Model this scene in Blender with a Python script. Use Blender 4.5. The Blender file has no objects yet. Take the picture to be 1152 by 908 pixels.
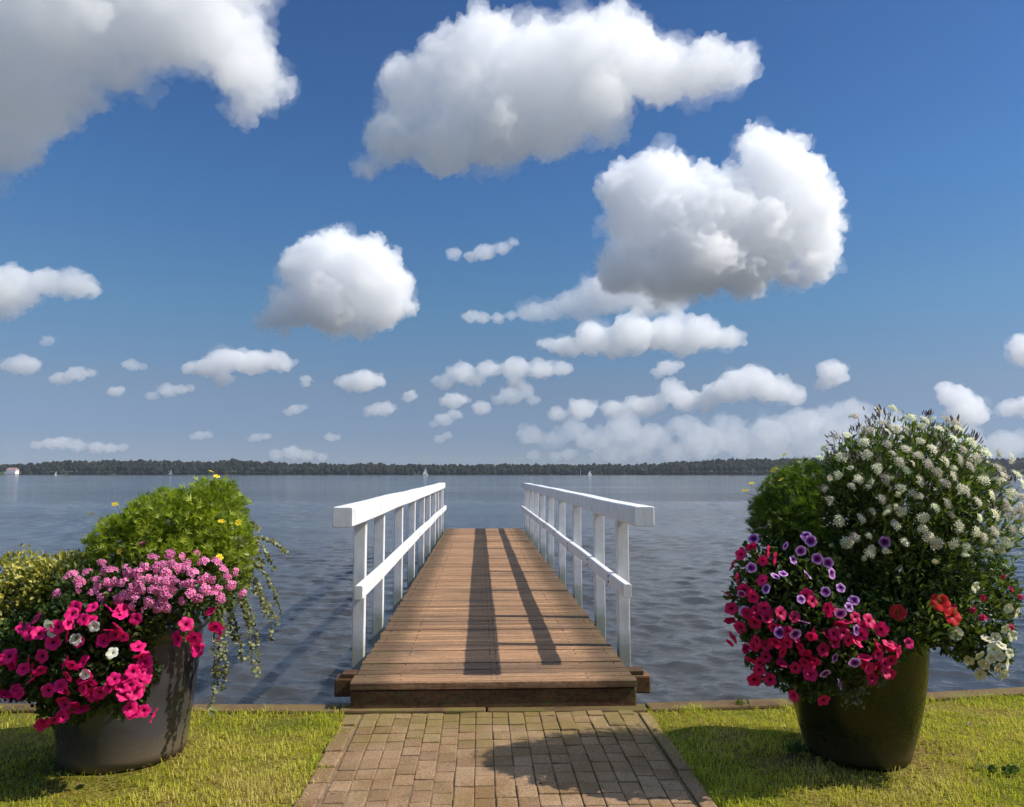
import bpy, bmesh, math, random
import numpy as np
from mathutils import Vector, Matrix, noise

C = bpy.context
S = C.scene
COL = S.collection
R = math.radians
rng = np.random.default_rng(7)
random.seed(7)

# ------------------------------------------------------------------ camera
F, CX, CY, HOR = 860.0, 576.0, 454.0, 533.0
TH = math.atan((HOR - CY) / F)
CAM = Vector((0, 0, 1.52))
FW = Vector((0, math.cos(TH), math.sin(TH)))
UP = Vector((0, -math.sin(TH), math.cos(TH)))
WATER_Z = -0.42


def ray(px, py):
    return FW * F + Vector((1, 0, 0)) * (px - CX) + UP * (CY - py)


def on_plane(px, py, z=0.0):
    d = ray(px, py)
    return CAM + d * ((z - CAM.z) / d.z)


def at_depth(px, py, y):
    d = ray(px, py)
    return CAM + d * (y / d.y)


cam = bpy.data.cameras.new('camera')
co = bpy.data.objects.new('camera', cam)
COL.objects.link(co)
co.location = CAM
co.rotation_euler = (R(90) + TH, 0, 0)
cam.sensor_width = 36
cam.lens = F / 1152 * 36
cam.clip_start = 0.05
cam.clip_end = 200000
S.camera = co

# ------------------------------------------------------------------ light
EL, AZ_BEHIND = 44.0, 4.0
EXPO = 0.55
S.view_settings.view_transform = 'Standard'
S.view_settings.look = 'None'
S.view_settings.gamma = 1
S.view_settings.use_curve_mapping = False
S.view_settings.exposure = EXPO
w = bpy.data.worlds.new('World')
S.world = w
w.use_nodes = True
nt = w.node_tree
bg = nt.nodes['Background']
sk = nt.nodes.new('ShaderNodeTexSky')
sk.sky_type = 'NISHITA'
sk.sun_disc = False
sk.sun_elevation = R(EL)
sk.sun_rotation = R(90 + AZ_BEHIND)
sk.dust_density = 0.3
sk.ozone_density = 3
tc = nt.nodes.new('ShaderNodeTexCoord')
sx = nt.nodes.new('ShaderNodeSeparateXYZ')
rp = nt.nodes.new('ShaderNodeValToRGB')
mu = nt.nodes.new('ShaderNodeMix')
mu.data_type = 'RGBA'
mu.blend_type = 'MULTIPLY'
mu.inputs[0].default_value = 1
nt.links.new(tc.outputs['Generated'], sx.inputs[0])
mr = nt.nodes.new('ShaderNodeMapRange')
mr.inputs[1].default_value = -1; mr.inputs[2].default_value = 1
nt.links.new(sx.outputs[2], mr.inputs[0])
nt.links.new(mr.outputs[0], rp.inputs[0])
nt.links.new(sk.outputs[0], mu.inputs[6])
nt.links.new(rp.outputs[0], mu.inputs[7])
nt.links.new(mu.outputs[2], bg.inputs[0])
bg.inputs[1].default_value = 0.15


def lin(c):
    return tuple(((v / 255) / 12.92 if v / 255 < .04045 else ((v / 255 + .055) / 1.055) ** 2.4) for v in c)


# the air of that day: how the sky's own colour runs from the horizon up
E_ = 2 ** EXPO
stops = [(0.5, (128, 146, 172), (.47, .50, .43)), (2.5, (128, 146, 171), (.489, .553, .503)), (6, (122, 145, 172), (.335, .475, .57)), (12, (97, 139, 178), (.206, .334, .508)),
         (20, (76, 122, 177), (.142, .243, .418)), (28, (65, 106, 163), (.112, .193, .353)), (34, (60, 98, 156), (.099, .171, .321))]
els = rp.color_ramp.elements
els[0].position = 0.0
k = 0
for el, tgt, nis in stops:
    t = lin(tgt)
    c = [t[i] / E_ / nis[i] / 1.5 for i in range(3)] + [1]
    if k == 0:
        els[0].position = .5 + .5 * math.sin(R(el)); els[0].color = c
    elif k == 1:
        els[1].position = .5 + .5 * math.sin(R(el)); els[1].color = c
    else:
        e = els.new(.5 + .5 * math.sin(R(el))); e.color = c
    k += 1
e = els.new(0.42); e.color = (2.2, 2.2, 2.6, 1)        # added fill: unseen sky below the horizon brightened for the cloud undersides
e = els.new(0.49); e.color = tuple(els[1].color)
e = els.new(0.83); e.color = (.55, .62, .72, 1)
e = els.new(0.93); e.color = (2.7, 2.1, 1.45, 1)     # zenith sky brightened and whitened as added fill light, out of view

sl = bpy.data.lights.new('sun', 'SUN')
so = bpy.data.objects.new('sun', sl)
COL.objects.link(so)
sl.energy = 4.2
sl.angle = R(0.5)
sl.color = (1, .945, .86)
# light travels towards -X and a little away from the camera
sd = Vector((-math.cos(R(EL)) * math.cos(R(AZ_BEHIND)), math.cos(R(EL)) * math.sin(R(AZ_BEHIND)), -math.sin(R(EL))))
so.rotation_euler = sd.to_track_quat('-Z', 'Y').to_euler()

cy = S.cycles
cy.use_denoising = True
try:
    cy.denoiser = 'OPENIMAGEDENOISE'
except Exception:
    pass
cy.max_bounces = 24
cy.diffuse_bounces = 4
cy.glossy_bounces = 3
cy.transmission_bounces = 6
cy.volume_bounces = 20
cy.use_adaptive_sampling = True
cy.adaptive_threshold = 0.02
cy.adaptive_min_samples = 24
cy.transparent_max_bounces = 16
cy.sample_clamp_indirect = 6


# ------------------------------------------------------------------ helpers
def tag(o, label=None, cat=None, group=None, kind=None):
    if label: o['label'] = label
    if cat: o['category'] = cat
    if group: o['group'] = group
    if kind: o['kind'] = kind
    return o


def link(name, me, parent=None):
    o = bpy.data.objects.new(name, me)
    COL.objects.link(o)
    if parent is not None:
        o.parent = parent
    return o


def empty(name, loc=(0, 0, 0), label=None, cat=None, group=None):
    o = bpy.data.objects.new(name, None)
    COL.objects.link(o)
    o.location = loc
    o.empty_display_size = .1
    return tag(o, label, cat, group)


def place(o, root):
    """parent o (built in world coordinates) to an Empty without moving it"""
    o.parent = root
    o.matrix_parent_inverse = Matrix.Translation(-root.location)
    return o


def npmesh(name, V, Fc, mat, attrs=None, smooth=False):
    me = bpy.data.meshes.new(name)
    me.from_pydata(np.asarray(V), [], Fc)
    for a, (dom, val) in (attrs or {}).items():
        at = me.attributes.new(a, 'FLOAT', dom)
        at.data.foreach_set('value', np.asarray(val, dtype=np.float32).ravel())
    me.materials.append(mat)
    if smooth:
        me.polygons.foreach_set('use_smooth', np.ones(len(me.polygons), dtype=bool))
    me.update()
    return me


class MB:
    """collects bevelled boxes / tubes / lathes, with a random tint per piece"""

    def __init__(s):
        s.bm = bmesh.new()
        s.lay = s.bm.faces.layers.float.new('tint')

    def _done(s, faces, tint):
        for f in faces: f[s.lay] = tint

    def box(s, c, sx, sy, sz, M=None, bev=.004, tint=None):
        r = bmesh.ops.create_cube(s.bm, size=1)
        vs = r['verts']
        bmesh.ops.scale(s.bm, vec=(sx, sy, sz), verts=vs)
        if bev:
            es = list({e for v in vs for e in v.link_edges})
            bmesh.ops.bevel(s.bm, geom=es, offset=min(bev, .4 * min(sx, sy, sz)), segments=2, affect='EDGES', profile=.6)
            vs = s._island(vs)
        mat = Matrix.Translation(Vector(c)) @ (M if M is not None else Matrix.Identity(4))
        bmesh.ops.transform(s.bm, matrix=mat, verts=vs)
        s._done({f for v in vs for f in v.link_faces}, random.random() if tint is None else tint)
        return vs

    def _island(s, seed):
        seen = set(v for v in seed if v.is_valid)
        if not seen:
            s.bm.verts.ensure_lookup_table()
            seen = {s.bm.verts[-1]}
        st = list(seen)
        while st:
            v = st.pop()
            for e_ in v.link_edges:
                o_ = e_.other_vert(v)
                if o_ not in seen:
                    seen.add(o_); st.append(o_)
        return list(seen)

    def tube(s, pts, rad, n=6, tint=None):
        rings = []
        for i, p in enumerate(pts):
            p = Vector(p)
            d = (Vector(pts[min(i + 1, len(pts) - 1)]) - Vector(pts[max(i - 1, 0)])).normalized()
            a = d.orthogonal().normalized(); b = d.cross(a)
            r_ = rad[i] if hasattr(rad, '__len__') else rad
            rings.append([s.bm.verts.new(p + (a * math.cos(6.2832 * q / n) + b * math.sin(6.2832 * q / n)) * r_) for q in range(n)])
        t = random.random() if tint is None else tint
        for A, B in zip(rings, rings[1:]):
            for q in range(n):
                f = s.bm.faces.new((A[q], A[(q + 1) % n], B[(q + 1) % n], B[q])); f[s.lay] = t; f.smooth = True
        for rg in (rings[0][::-1], rings[-1]):
            f = s.bm.faces.new(rg); f[s.lay] = t

    def lathe(s, prof, c=(0, 0, 0), n=64):
        rings = []
        for r_, z in prof:
            rings.append([s.bm.verts.new(Vector(c) + Vector((r_ * math.cos(6.28318 * q / n), r_ * math.sin(6.28318 * q / n), z))) for q in range(n)])
        for A, B in zip(rings, rings[1:]):
            for q in range(n):
                f = s.bm.faces.new((A[q], A[(q + 1) % n], B[(q + 1) % n], B[q])); f.smooth = True
        s.bm.faces.new(rings[0][::-1])

    def build(s, name, mat, parent=None):
        bmesh.ops.recalc_face_normals(s.bm, faces=s.bm.faces)
        me = bpy.data.meshes.new(name)
        s.bm.to_mesh(me); s.bm.free()
        me.materials.append(mat)
        return link(name, me, parent)


# ------------------------------------------------------------------ node materials
class NM:
    def __init__(s, name):
        s.m = bpy.data.materials.new(name)
        s.m.use_nodes = True
        s.t = s.m.node_tree
        s.p = s.t.nodes['Principled BSDF']
        s.out = s.t.nodes['Material Output']

    def n(s, ty, **k):
        x = s.t.nodes.new(ty)
        for a, b in k.items(): setattr(x, a, b)
        return x

    def l(s, a, b): s.t.links.new(a, b)

    def attr(s, name): return s.n('ShaderNodeAttribute', attribute_name=name).outputs['Fac']

    def coord(s, which='Object', scale=(1, 1, 1), rot=(0, 0, 0)):
        c = s.n('ShaderNodeTexCoord'); m = s.n('ShaderNodeMapping')
        m.inputs['Scale'].default_value = scale; m.inputs['Rotation'].default_value = rot
        s.l(c.outputs[which], m.inputs[0]); return m.outputs[0]

    def noise(s, vec, scale, detail=4, rough=.55, dist=0):
        x = s.n('ShaderNodeTexNoise'); x.inputs['Scale'].default_value = scale; x.inputs['Detail'].default_value = detail
        x.inputs['Roughness'].default_value = rough; x.inputs['Distortion'].default_value = dist
        if vec is not None: s.l(vec, x.inputs['Vector'])
        return x.outputs['Fac']

    def ramp(s, fac, st):
        x = s.n('ShaderNodeValToRGB'); e_ = x.color_ramp.elements
        for i, (p, c) in enumerate(st):
            q = e_[i] if i < 2 else e_.new(p)
            q.position = p; q.color = tuple(c) + (1,) if len(c) == 3 else c
        s.l(fac, x.inputs[0]); return x.outputs[0]

    def math(s, op, a, b=None, clamp=False):
        x = s.n('ShaderNodeMath', operation=op, use_clamp=clamp)
        for i, v in enumerate((a, b)):
            if v is None: continue
            if isinstance(v, (int, float)): x.inputs[i].default_value = v
            else: s.l(v, x.inputs[i])
        return x.outputs[0]

    def mix(s, fac, a, b, mode='MIX'):
        x = s.n('ShaderNodeMix', data_type='RGBA', blend_type=mode)
        for i, v in ((0, fac), (6, a), (7, b)):
            if isinstance(v, (int, float)): x.inputs[i].default_value = v
            elif isinstance(v, tuple): x.inputs[i].default_value = v + (1,) if len(v) == 3 else v
            else: s.l(v, x.inputs[i])
        return x.outputs[2]

    def bump(s, h, strength=.3, dist=.01):
        b = s.n('ShaderNodeBump'); b.inputs['Strength'].default_value = strength; b.inputs['Distance'].default_value = dist
        s.l(h, b.inputs['Height']); s.l(b.outputs[0], s.p.inputs['Normal']); return b

    def base(s, c, rough=.6, spec=.4):
        if isinstance(c, tuple): s.p.inputs['Base Color'].default_value = c + (1,)
        else: s.l(c, s.p.inputs['Base Color'])
        if isinstance(rough, (int, float)): s.p.inputs['Roughness'].default_value = rough
        else: s.l(rough, s.p.inputs['Roughness'])
        s.p.inputs['Specular IOR Level'].default_value = spec
        return s

    def translucent(s, col, fac):
        tr = s.n('ShaderNodeBsdfTranslucent'); mx = s.n('ShaderNodeMixShader')
        mx.inputs[0].default_value = fac
        if isinstance(col, tuple): tr.inputs[0].default_value = col + (1,)
        else: s.l(col, tr.inputs[0])
        s.l(s.p.outputs[0], mx.inputs[1]); s.l(tr.outputs[0], mx.inputs[2]); s.l(mx.outputs[0], s.out.inputs[0])


# sky, land and shore ------------------------------------------------------
def m_lawn():
    a = NM('lawn_soil'); v = a.coord('Object')
    c = a.ramp(a.noise(v, 1.7, 6), [(.35, (.24, .24, .045)), (.55, (.34, .29, .08)), (.7, (.26, .18, .09))])
    c = a.mix(a.ramp(a.noise(v, 60, 3), [(.3, (.3, .3, .3)), (.7, (1.2, 1.2, 1.2))]), c, c, 'MULTIPLY')
    a.base(c, .95, .1); a.bump(a.noise(v, 90, 4), .6, .02); return a.m


def m_grass():
    a = NM('grass_blades'); t = a.attr('tint')
    c = a.ramp(t, [(0, (.20, .27, .018)), (.3, (.43, .46, .034)), (.6, (.60, .55, .065)), (1, (.64, .52, .16))])
    a.base(c, .55, .25); a.translucent(a.mix(.5, c, (.6, .62, .03)), .45); return a.m


def m_paver():
    a = NM('clay_pavers'); t = a.attr('tint'); v = a.coord('Object')
    c = a.ramp(t, [(0, (.225, .140, .078)), (.5, (.275, .175, .100)), (1, (.32, .21, .125))])
    st = a.ramp(a.noise(v, 2.3, 5), [(.35, (.72, .66, .5)), (.6, (1, 1, 1)), (.8, (1.1, 1.08, 1.05))])
    c = a.mix(1.0, c, st, 'MULTIPLY')
    c = a.mix(1.0, c, a.ramp(a.noise(v, 110, 3, .7), [(.3, (.42, .40, .38)), (.5, (1, 1, 1)), (.7, (1.5, 1.45, 1.4))]), 'MULTIPLY')
    yy = a.n('ShaderNodeSeparateXYZ'); a.l(v, yy.inputs[0])
    edge = a.n('ShaderNodeMapRange'); edge.inputs[1].default_value = 4.25; edge.inputs[2].default_value = 4.85; edge.inputs[3].default_value = 0; edge.inputs[4].default_value = .22
    a.l(yy.outputs[1], edge.inputs[0])
    mo = a.math('MULTIPLY', a.ramp(a.math('ADD', a.noise(v, 5, 6, .7), edge.outputs[0]), [(.55, (0, 0, 0)), (.74, (1, 1, 1))]), .6)
    c = a.mix(mo, c, (.16, .13, .03))
    a.base(c, .85, .25); a.bump(a.noise(v, 160, 4, .7), .55, .004); return a.m


def m_sand():
    a = NM('joint_sand'); v = a.coord('Object')
    c = a.ramp(a.noise(v, 45, 6, .75), [(.35, (.13, .09, .05)), (.6, (.21, .145, .085)), (.70, (.42, .34, .24))])
    a.base(c, .95, .1); a.bump(a.noise(v, 200, 3), .5, .004); return a.m


def m_coping():
    a = NM('shore_kerb'); t = a.attr('tint'); v = a.coord('Object')
    c = a.ramp(a.noise(v, 4, 6, .6), [(.3, (.075, .05, .025)), (.5, (.145, .095, .045)), (.62, (.14, .12, .035)), (.78, (.20, .13, .075))])
    c = a.mix(1.0, c, a.ramp(t, [(0, (.8, .78, .75)), (1, (1.15, 1.1, 1.05))]), 'MULTIPLY')
    a.base(c, .9, .2); a.bump(a.noise(v, 60, 5, .7), .6, .01); return a.m


def m_wood(name, stops, dark=(.03, .02, .012), rough=.75, moss=0.0, axis_scale=(1.2, 26, 26), grain=.5):
    """weathered timber; the grain runs along local X"""
    a = NM(name); t = a.attr('tint')
    off = a.n('ShaderNodeCombineXYZ'); a.l(a.math('MULTIPLY', t, 37.0), off.inputs[0]); a.l(a.math('MULTIPLY', t, 11.0), off.inputs[1])
    vm = a.n('ShaderNodeVectorMath', operation='ADD'); a.l(a.coord('Object', axis_scale), vm.inputs[0]); a.l(off.outputs[0], vm.inputs[1])
    g = a.noise(vm.outputs[0], 1.6, 7, .65, .4)
    g = a.math('ADD', a.math('MULTIPLY', g, .72), a.math('MULTIPLY', a.noise(vm.outputs[0], 5.5, 5, .7), .28))
    c = a.ramp(g, stops)
    c = a.mix(1.0, c, a.ramp(t, [(0, (.66, .64, .63)), (.5, (.98, .98, .98)), (1, (1.2, 1.18, 1.15))]), 'MULTIPLY')
    big = a.noise(a.coord('Object', (1, 2.2, 2)), 1.4, 5, .6)
    c = a.mix(a.math('MULTIPLY', a.ramp(big, [(.47, (0, 0, 0)), (.74, (1, 1, 1))]), .62), c, dark)
    if moss:
        mo = a.math('MULTIPLY', a.ramp(a.noise(a.coord('Object', (3, 3, 5)), 3, 6, .7), [(.52, (0, 0, 0)), (.7, (1, 1, 1))]), moss)
        c = a.mix(mo, c, (.10, .11, .03))
    spk = a.noise(a.coord('Object', (30, 90, 30)), 1.0, 4, .75)
    c = a.mix(1.0, c, a.ramp(spk, [(.32, (.55, .53, .52)), (.52, (1, 1, 1)), (.72, (1.22, 1.2, 1.18))]), 'MULTIPLY')
    a.base(c, rough, .25); a.bump(a.math('ADD', g, a.math('MULTIPLY', spk, .6)), grain, .008); return a


def m_white(name='white_paint'):
    a = NM(name); v = a.coord('Object'); t = a.attr('tint')
    c = a.ramp(a.noise(v, 7, 6, .65), [(.3, (.62, .62, .61)), (.6, (.76, .76, .755))])
    st = a.math('MULTIPLY', a.ramp(a.noise(a.coord('Object', (14, 14, 2.5)), 2, 6, .7), [(.52, (0, 0, 0)), (.75, (1, 1, 1))]), .5)
    c = a.mix(st, c, (.36, .33, .28))
    zz = a.n('ShaderNodeSeparateXYZ'); a.l(v, zz.inputs[0])
    lo = a.math('ADD', zz.outputs[2], a.math('MULTIPLY', a.noise(v, 16, 5, .7), .22))
    c = a.mix(a.math('MULTIPLY', a.ramp(lo, [(.28, (1, 1, 1)), (.42, (0, 0, 0))]), .6), c, (.20, .22, .09))
    chip = a.ramp(a.noise(v, 45, 4, .8), [(.69, (0, 0, 0)), (.72, (1, 1, 1))])
    c = a.mix(chip, c, (.30, .26, .21))
    a.base(c, .5, .35); a.bump(a.noise(a.coord('Object', (30, 30, 6)), 3, 5, .6), .18, .004); return a.m


def m_pot(name, a0, a1, rough, dirt):
    a = NM(name); v = a.coord('Object')
    c = a.ramp(a.noise(v, 3.5, 6, .6), [(.3, a0), (.7, a1)])
    z = a.n('ShaderNodeSeparateXYZ'); a.l(a.coord('Object'), z.inputs[0])
    h = a.math('ADD', z.outputs[2], a.math('MULTIPLY', a.noise(v, 7, 5, .7), .16))
    d = a.math('MULTIPLY', a.ramp(h, [(.09, (1, 1, 1)), (.27, (0, 0, 0))]), dirt)
    c = a.mix(d, c, (.14, .10, .055))
    sp = a.ramp(a.noise(v, 70, 3, .8), [(.68, (0, 0, 0)), (.74, (1, 1, 1))])
    c = a.mix(a.math('MULTIPLY', sp, .25), c, (.2, .18, .15))
    rr = a.ramp(a.noise(v, 9, 5, .7), [(.3, (rough - .08,) * 3), (.7, (rough + .15,) * 3)])
    rr = a.math('ADD', rr, a.math('MULTIPLY', d, .4), True)
    a.base(c, rr, .5); a.bump(a.noise(v, 14, 4), .10, .01); return a.m


def m_leaf(name, stops, trans=.3, tcol=None, rough=.5, spec=.3):
    a = NM(name); c = a.ramp(a.attr('tint'), stops)
    a.base(c, rough, spec)
    a.translucent(a.mix(.6, c, tcol) if tcol else c, trans); return a.m


def m_petal(name, stops, trans=.3, rough=.55):
    """colour runs from the throat (0) to the rim (1)"""
    a = NM(name)
    r_ = a.attr('radial')
    c = a.ramp(r_, stops)
    oi = a.n('ShaderNodeObjectInfo')
    c = a.mix(1.0, c, a.ramp(a.noise(a.coord('Object', (2.2, 2.2, 2.2)), 1.6, 4, .6), [(.3, (.78, .74, .78)), (.6, (1.06, 1.06, 1.06))]), 'MULTIPLY')
    c = a.mix(1.0, c, a.ramp(oi.outputs['Random'], [(0, (.72, .68, .74)), (.5, (1, 1, 1)), (1, (1.12, 1.2, 1.15))]), 'MULTIPLY')
    a.base(c, rough, .25); a.translucent(c, trans); return a.m


def m_plain(name, c, rough=.7, spec=.3):
    return NM(name).base(c, rough, spec).m


def m_water():
    a = NM('lake_water')
    geo = a.n('ShaderNodeNewGeometry'); v = geo.outputs['Position']

    def mp(sc):
        m = a.n('ShaderNodeMapping'); m.inputs['Scale'].default_value = sc; a.l(v, m.inputs[0]); return m.outputs[0]
    n1 = a.noise(mp((1.3, 3.2, 1)), 3.2, 5, .62, .3)
    n2 = a.noise(mp((.18, .5, 1)), 1.0, 5, .6, .3)
    n3 = a.noise(mp((.012, .05, 1)), 1.0, 4, .6)
    h = a.math('ADD', a.math('MULTIPLY', n1, .10), a.math('MULTIPLY', n2, .13))
    b = a.bump(h, 1.0, .28)
    gust = a.ramp(n3, [(.35, (.35, .35, .35)), (.65, (1.15, 1.15, 1.15))])
    a.l(gust, b.inputs['Strength'])
    a.base((.039, .038, .036), .065, .5)
    a.p.inputs['IOR'].default_value = 1.42
    a.p.inputs['Specular Tint'].default_value = (1, .94, .86, 1)
    return a.m


# ------------------------------------------------------------------ ground, shore, path
pl = on_plane(394, 797); pr = on_plane(718, 796)
J0 = (pl + pr) / 2
yaw = R(2.4)
U = Vector((-math.sin(yaw), math.cos(yaw), 0))    # along the jetty, away from us
V = Vector((math.cos(yaw), math.sin(yaw), 0))     # across it, to the right
RZ = Matrix.Rotation(yaw, 4, 'Z')
DECK_W = 1.86
PATH_W = 1.74
shore = [(-60, 8.0), (-9, 5.15), (-3.3, J0.y + .02), (-1.2, J0.y - .02), (.9, J0.y + .0), (1.95, J0.y + .12), (3.6, J0.y + .38), (9, 6.7), (60, 16)]


def shore_y(x):
    return float(np.interp(x, [p[0] for p in shore], [p[1] for p in shore]))


def path_c(y):   # x of the path's middle line
    return J0.x - (y - J0.y) * math.tan(yaw) + .03


# lawn: one sheet behind the shore line
xs = np.concatenate([np.linspace(-2800, -70, 8), np.linspace(-60, -8, 14), np.linspace(-7.5, 7.5, 61), np.linspace(8, 60, 14), np.linspace(70, 2800, 8)])
ts = np.concatenate([np.linspace(0, .12, 30), np.linspace(.13, 1, 12)])
Vv = []
for t in ts:
    for x in xs:
        ys = shore_y(x) - .02
        y = ys - t * 60 if t < .13 else ys - 7 - (t - .12) ** 2 * 3300
        Vv.append((x, y, -.012 + .012 * noise.noise(Vector((x * .9, y * .9, 3))) if abs(x) < 8 else -.012))
nx = len(xs)
Fq = [(j * nx + i, (j + 1) * nx + i, (j + 1) * nx + i + 1, j * nx + i + 1) for j in range(len(ts) - 1) for i in range(nx - 1)]
tag(link('lawn', npmesh('lawn', Vv, [f[::-1] for f in Fq], m_lawn(), smooth=True)), kind='structure')

# kerb along the water: stones laid end to end, with their face going down to the water
mb = MB()
pts = [p for p in shore if -20 < p[0] < 20]
pts = [(-20, shore_y(-20))] + pts + [(20, shore_y(20))]
x = -12.0
while x < 12:
    L = random.uniform(.9, 1.1)
    x2 = x + L
    p, q = Vector((x, shore_y(x), 0)), Vector((x2, shore_y(x2), 0))
    d = q - p; an = math.atan2(d.y, d.x)
    mb.box(((p.x + q.x) / 2, (p.y + q.y) / 2 + .0, -.29 + random.uniform(-.006, .006)), d.length - .012, .15, .6,
           Matrix.Rotation(an + random.uniform(-.006, .006), 4, 'Z'), .012)
    x = x2
tag(mb.build('kerb', m_coping()), kind='structure')

# path: clay pavers in lines running away from us
mb = MB()
PW, PL = .101, .132
ncol = int(round(PATH_W / PW))
y_end = J0.y - .10
for c_ in range(ncol):
    off = random.uniform(0, PL) if c_ % 2 else random.uniform(0, PL) * .5
    s_ = -off
    vv = (c_ + .5) * PW - ncol * PW / 2
    while s_ < 4.4:
        a0 = max(s_, 0.0); L = s_ + PL - a0
        if L > .05:
            yy = y_end - (a0 + L / 2)
            cx = path_c(y_end) + vv * math.cos(yaw) + (a0 + L / 2) * math.tan(yaw)
            cyv = yy + vv * math.sin(yaw)
            sag = .012 * noise.noise(Vector((cx * .8, yy * .8, 9)))
            tl = Matrix.Rotation(yaw + random.gauss(0, .006), 4, 'Z') @ Matrix.Rotation(random.gauss(0, .012), 4, 'X') @ Matrix.Rotation(random.gauss(0, .02), 4, 'Y')
            mb.box((cx + random.gauss(0, .0015), cyv, -.036 + sag + random.gauss(0, .0018)), PW - random.uniform(.0025, .005), L - random.uniform(.003, .007), .08, tl, .006)
        s_ += PL
path = tag(mb.build('path', m_paver()), kind='structure')
# bedding sand that shows in the joints
mb = MB()
yb = (y_end + (y_end - 4.4)) / 2
mb.box((path_c(yb), yb, -.0455), PATH_W + .02, 4.4, .08, RZ, 0)
sand = mb.build('path_bed', m_sand()); tag(sand, kind='structure')
# edging stones both sides
mb = MB()
for sgn in (-1, 1):
    s_ = .02
    while s_ < 4.3:
        L = random.uniform(.46, .52) if sgn > 0 else random.uniform(.19, .22)
        wd = .075 if sgn > 0 else .10
        yy = y_end - s_ - L / 2
        gap = .022 if sgn > 0 else .012
        vv = sgn * (ncol * PW / 2 + gap + wd / 2 + random.uniform(0, .012))
        cx = path_c(y_end) + vv * math.cos(yaw) + (s_ + L / 2) * math.tan(yaw)
        mb.box((cx, yy + vv * math.sin(yaw), -.047 + (.001 if sgn > 0 else .002) + random.gauss(0, .004)), wd, L - .012, .10,
               Matrix.Rotation(yaw + random.gauss(0, .016), 4, 'Z') @ Matrix.Rotation(random.gauss(0, .03), 4, 'Y'), .010)
        s_ += L
tag(mb.build('path_kerb', m_paver()), kind='structure')


# ------------------------------------------------------------------ pots (positions first: the grass keeps clear of them)
POT_L = Vector((-2.135, 4.36, 0))
POT_R = Vector((1.90, 4.36, 0))


# ------------------------------------------------------------------ grass
def fbm(x, y, f, seed=0, oct_=3):
    """cheap smooth noise on arrays"""
    r_ = np.random.default_rng(seed); out = np.zeros_like(x); amp = 1.0; tot = 0
    for o in range(oct_):
        for q in range(5):
            an = r_.uniform(0, 6.283); ph = r_.uniform(0, 6.283); ff = f * (2 ** o) * r_.uniform(.7, 1.3)
            out += amp * np.sin((x * math.cos(an) + y * math.sin(an)) * ff * 6.283 + ph)
        tot += amp * 1.6; amp *= .6
    return out / tot


def grass():
    n = 340000
    x = rng.uniform(-6.2, 6.2, n); y = rng.uniform(1.6, 7.2, n)
    sy = np.interp(x, [p[0] for p in shore], [p[1] for p in shore])
    dens = np.where(np.abs(x) < 4.2, 1, .4) * np.where(y > 2.6, 1, .5)
    keep = (y < sy - .05) & (rng.random(n) < dens)
    ed = np.abs(x - (J0.x + .03 - (y - J0.y) * math.tan(yaw))) - (PATH_W / 2 + .08)
    ed -= .045 * fbm(x, y, 1.7, 5)
    keep &= (ed > 0) | ((ed > -.05) & (rng.random(n) < .25))
    for p, r_ in ((POT_L, .325), (POT_R, .27)):
        keep &= np.hypot(x - p.x, y - p.y) > r_ + .004
    bare = fbm(x, y, 1.1, 11)
    keep &= ~((bare > .5) & (rng.random(n) < .75))
    dpot = np.minimum(np.hypot(x - POT_L.x, y - POT_L.y) - .36, np.hypot(x - POT_R.x, y - POT_R.y) - .29)
    keep &= ~((dpot < .16) & (rng.random(n) < .6 * (1 - np.clip(dpot, 0, .16) / .16)))
    # the strip just behind the jetty is paved
    x, y, bare = x[keep], y[keep], bare[keep]
    n = len(x)
    g = fbm(x, y, .55, 21); g2 = fbm(x, y, 2.6, 22)
    h = rng.uniform(.010, .025, n) * (1 + .4 * g2) * (1 - .3 * np.clip(bare, 0, 1))
    tall = rng.random(n) < .015; h[tall] *= 1.8
    pc = np.abs(x - (J0.x + .03 - (y - J0.y) * math.tan(yaw))) - (PATH_W / 2 + .08)
    sh = np.interp(x, [p[0] for p in shore], [p[1] for p in shore]) - y
    dp = np.minimum(np.hypot(x - POT_L.x, y - POT_L.y) - .33, np.hypot(x - POT_R.x, y - POT_R.y) - .27)
    edge = (pc < .06) | (sh < .16) | (dp < .05)
    h[edge] *= rng.uniform(1.0, 2.0, edge.sum())
    wd = rng.uniform(.0013, .0028, n)
    a = rng.uniform(0, 6.283, n); lean = rng.uniform(.35, 1.6, n)
    dx, dy = np.cos(a), np.sin(a); px_, py_ = -dy, dx
    b0 = np.stack([x, y, np.full(n, -.016)], 1)
    side = np.stack([px_, py_, np.zeros(n)], 1) * wd[:, None]
    m_ = b0 + np.stack([dx * h * lean * .35, dy * h * lean * .35, h * .62 + .012], 1)
    tp = b0 + np.stack([dx * h * lean, dy * h * lean, h * (1 - .3 * lean) + .012], 1)
    P = np.stack([b0 - side, b0 + side, m_ + side * .8, m_ - side * .8, tp], 1).reshape(-1, 3)
    k = np.arange(n) * 5
    q = np.stack([k, k + 1, k + 2, k + 3], 1).tolist(); t3 = np.stack([k + 3, k + 2, k + 4], 1).tolist()
    tint = np.clip(.48 + .32 * g + .20 * g2 + rng.normal(0, .17, n) + np.where(bare > .4, .12, 0), 0, 1)
    tint[y > np.interp(x, [p[0] for p in shore], [p[1] for p in shore]) - .35] -= .08
    me = npmesh('grass', P, q + t3, m_grass(), {'tint': ('POINT', np.repeat(np.clip(tint, 0, 1), 5))})
    tag(link('grass', me), 'short mown yellow-green grass on the lawn', 'grass', kind='stuff')


grass()


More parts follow.
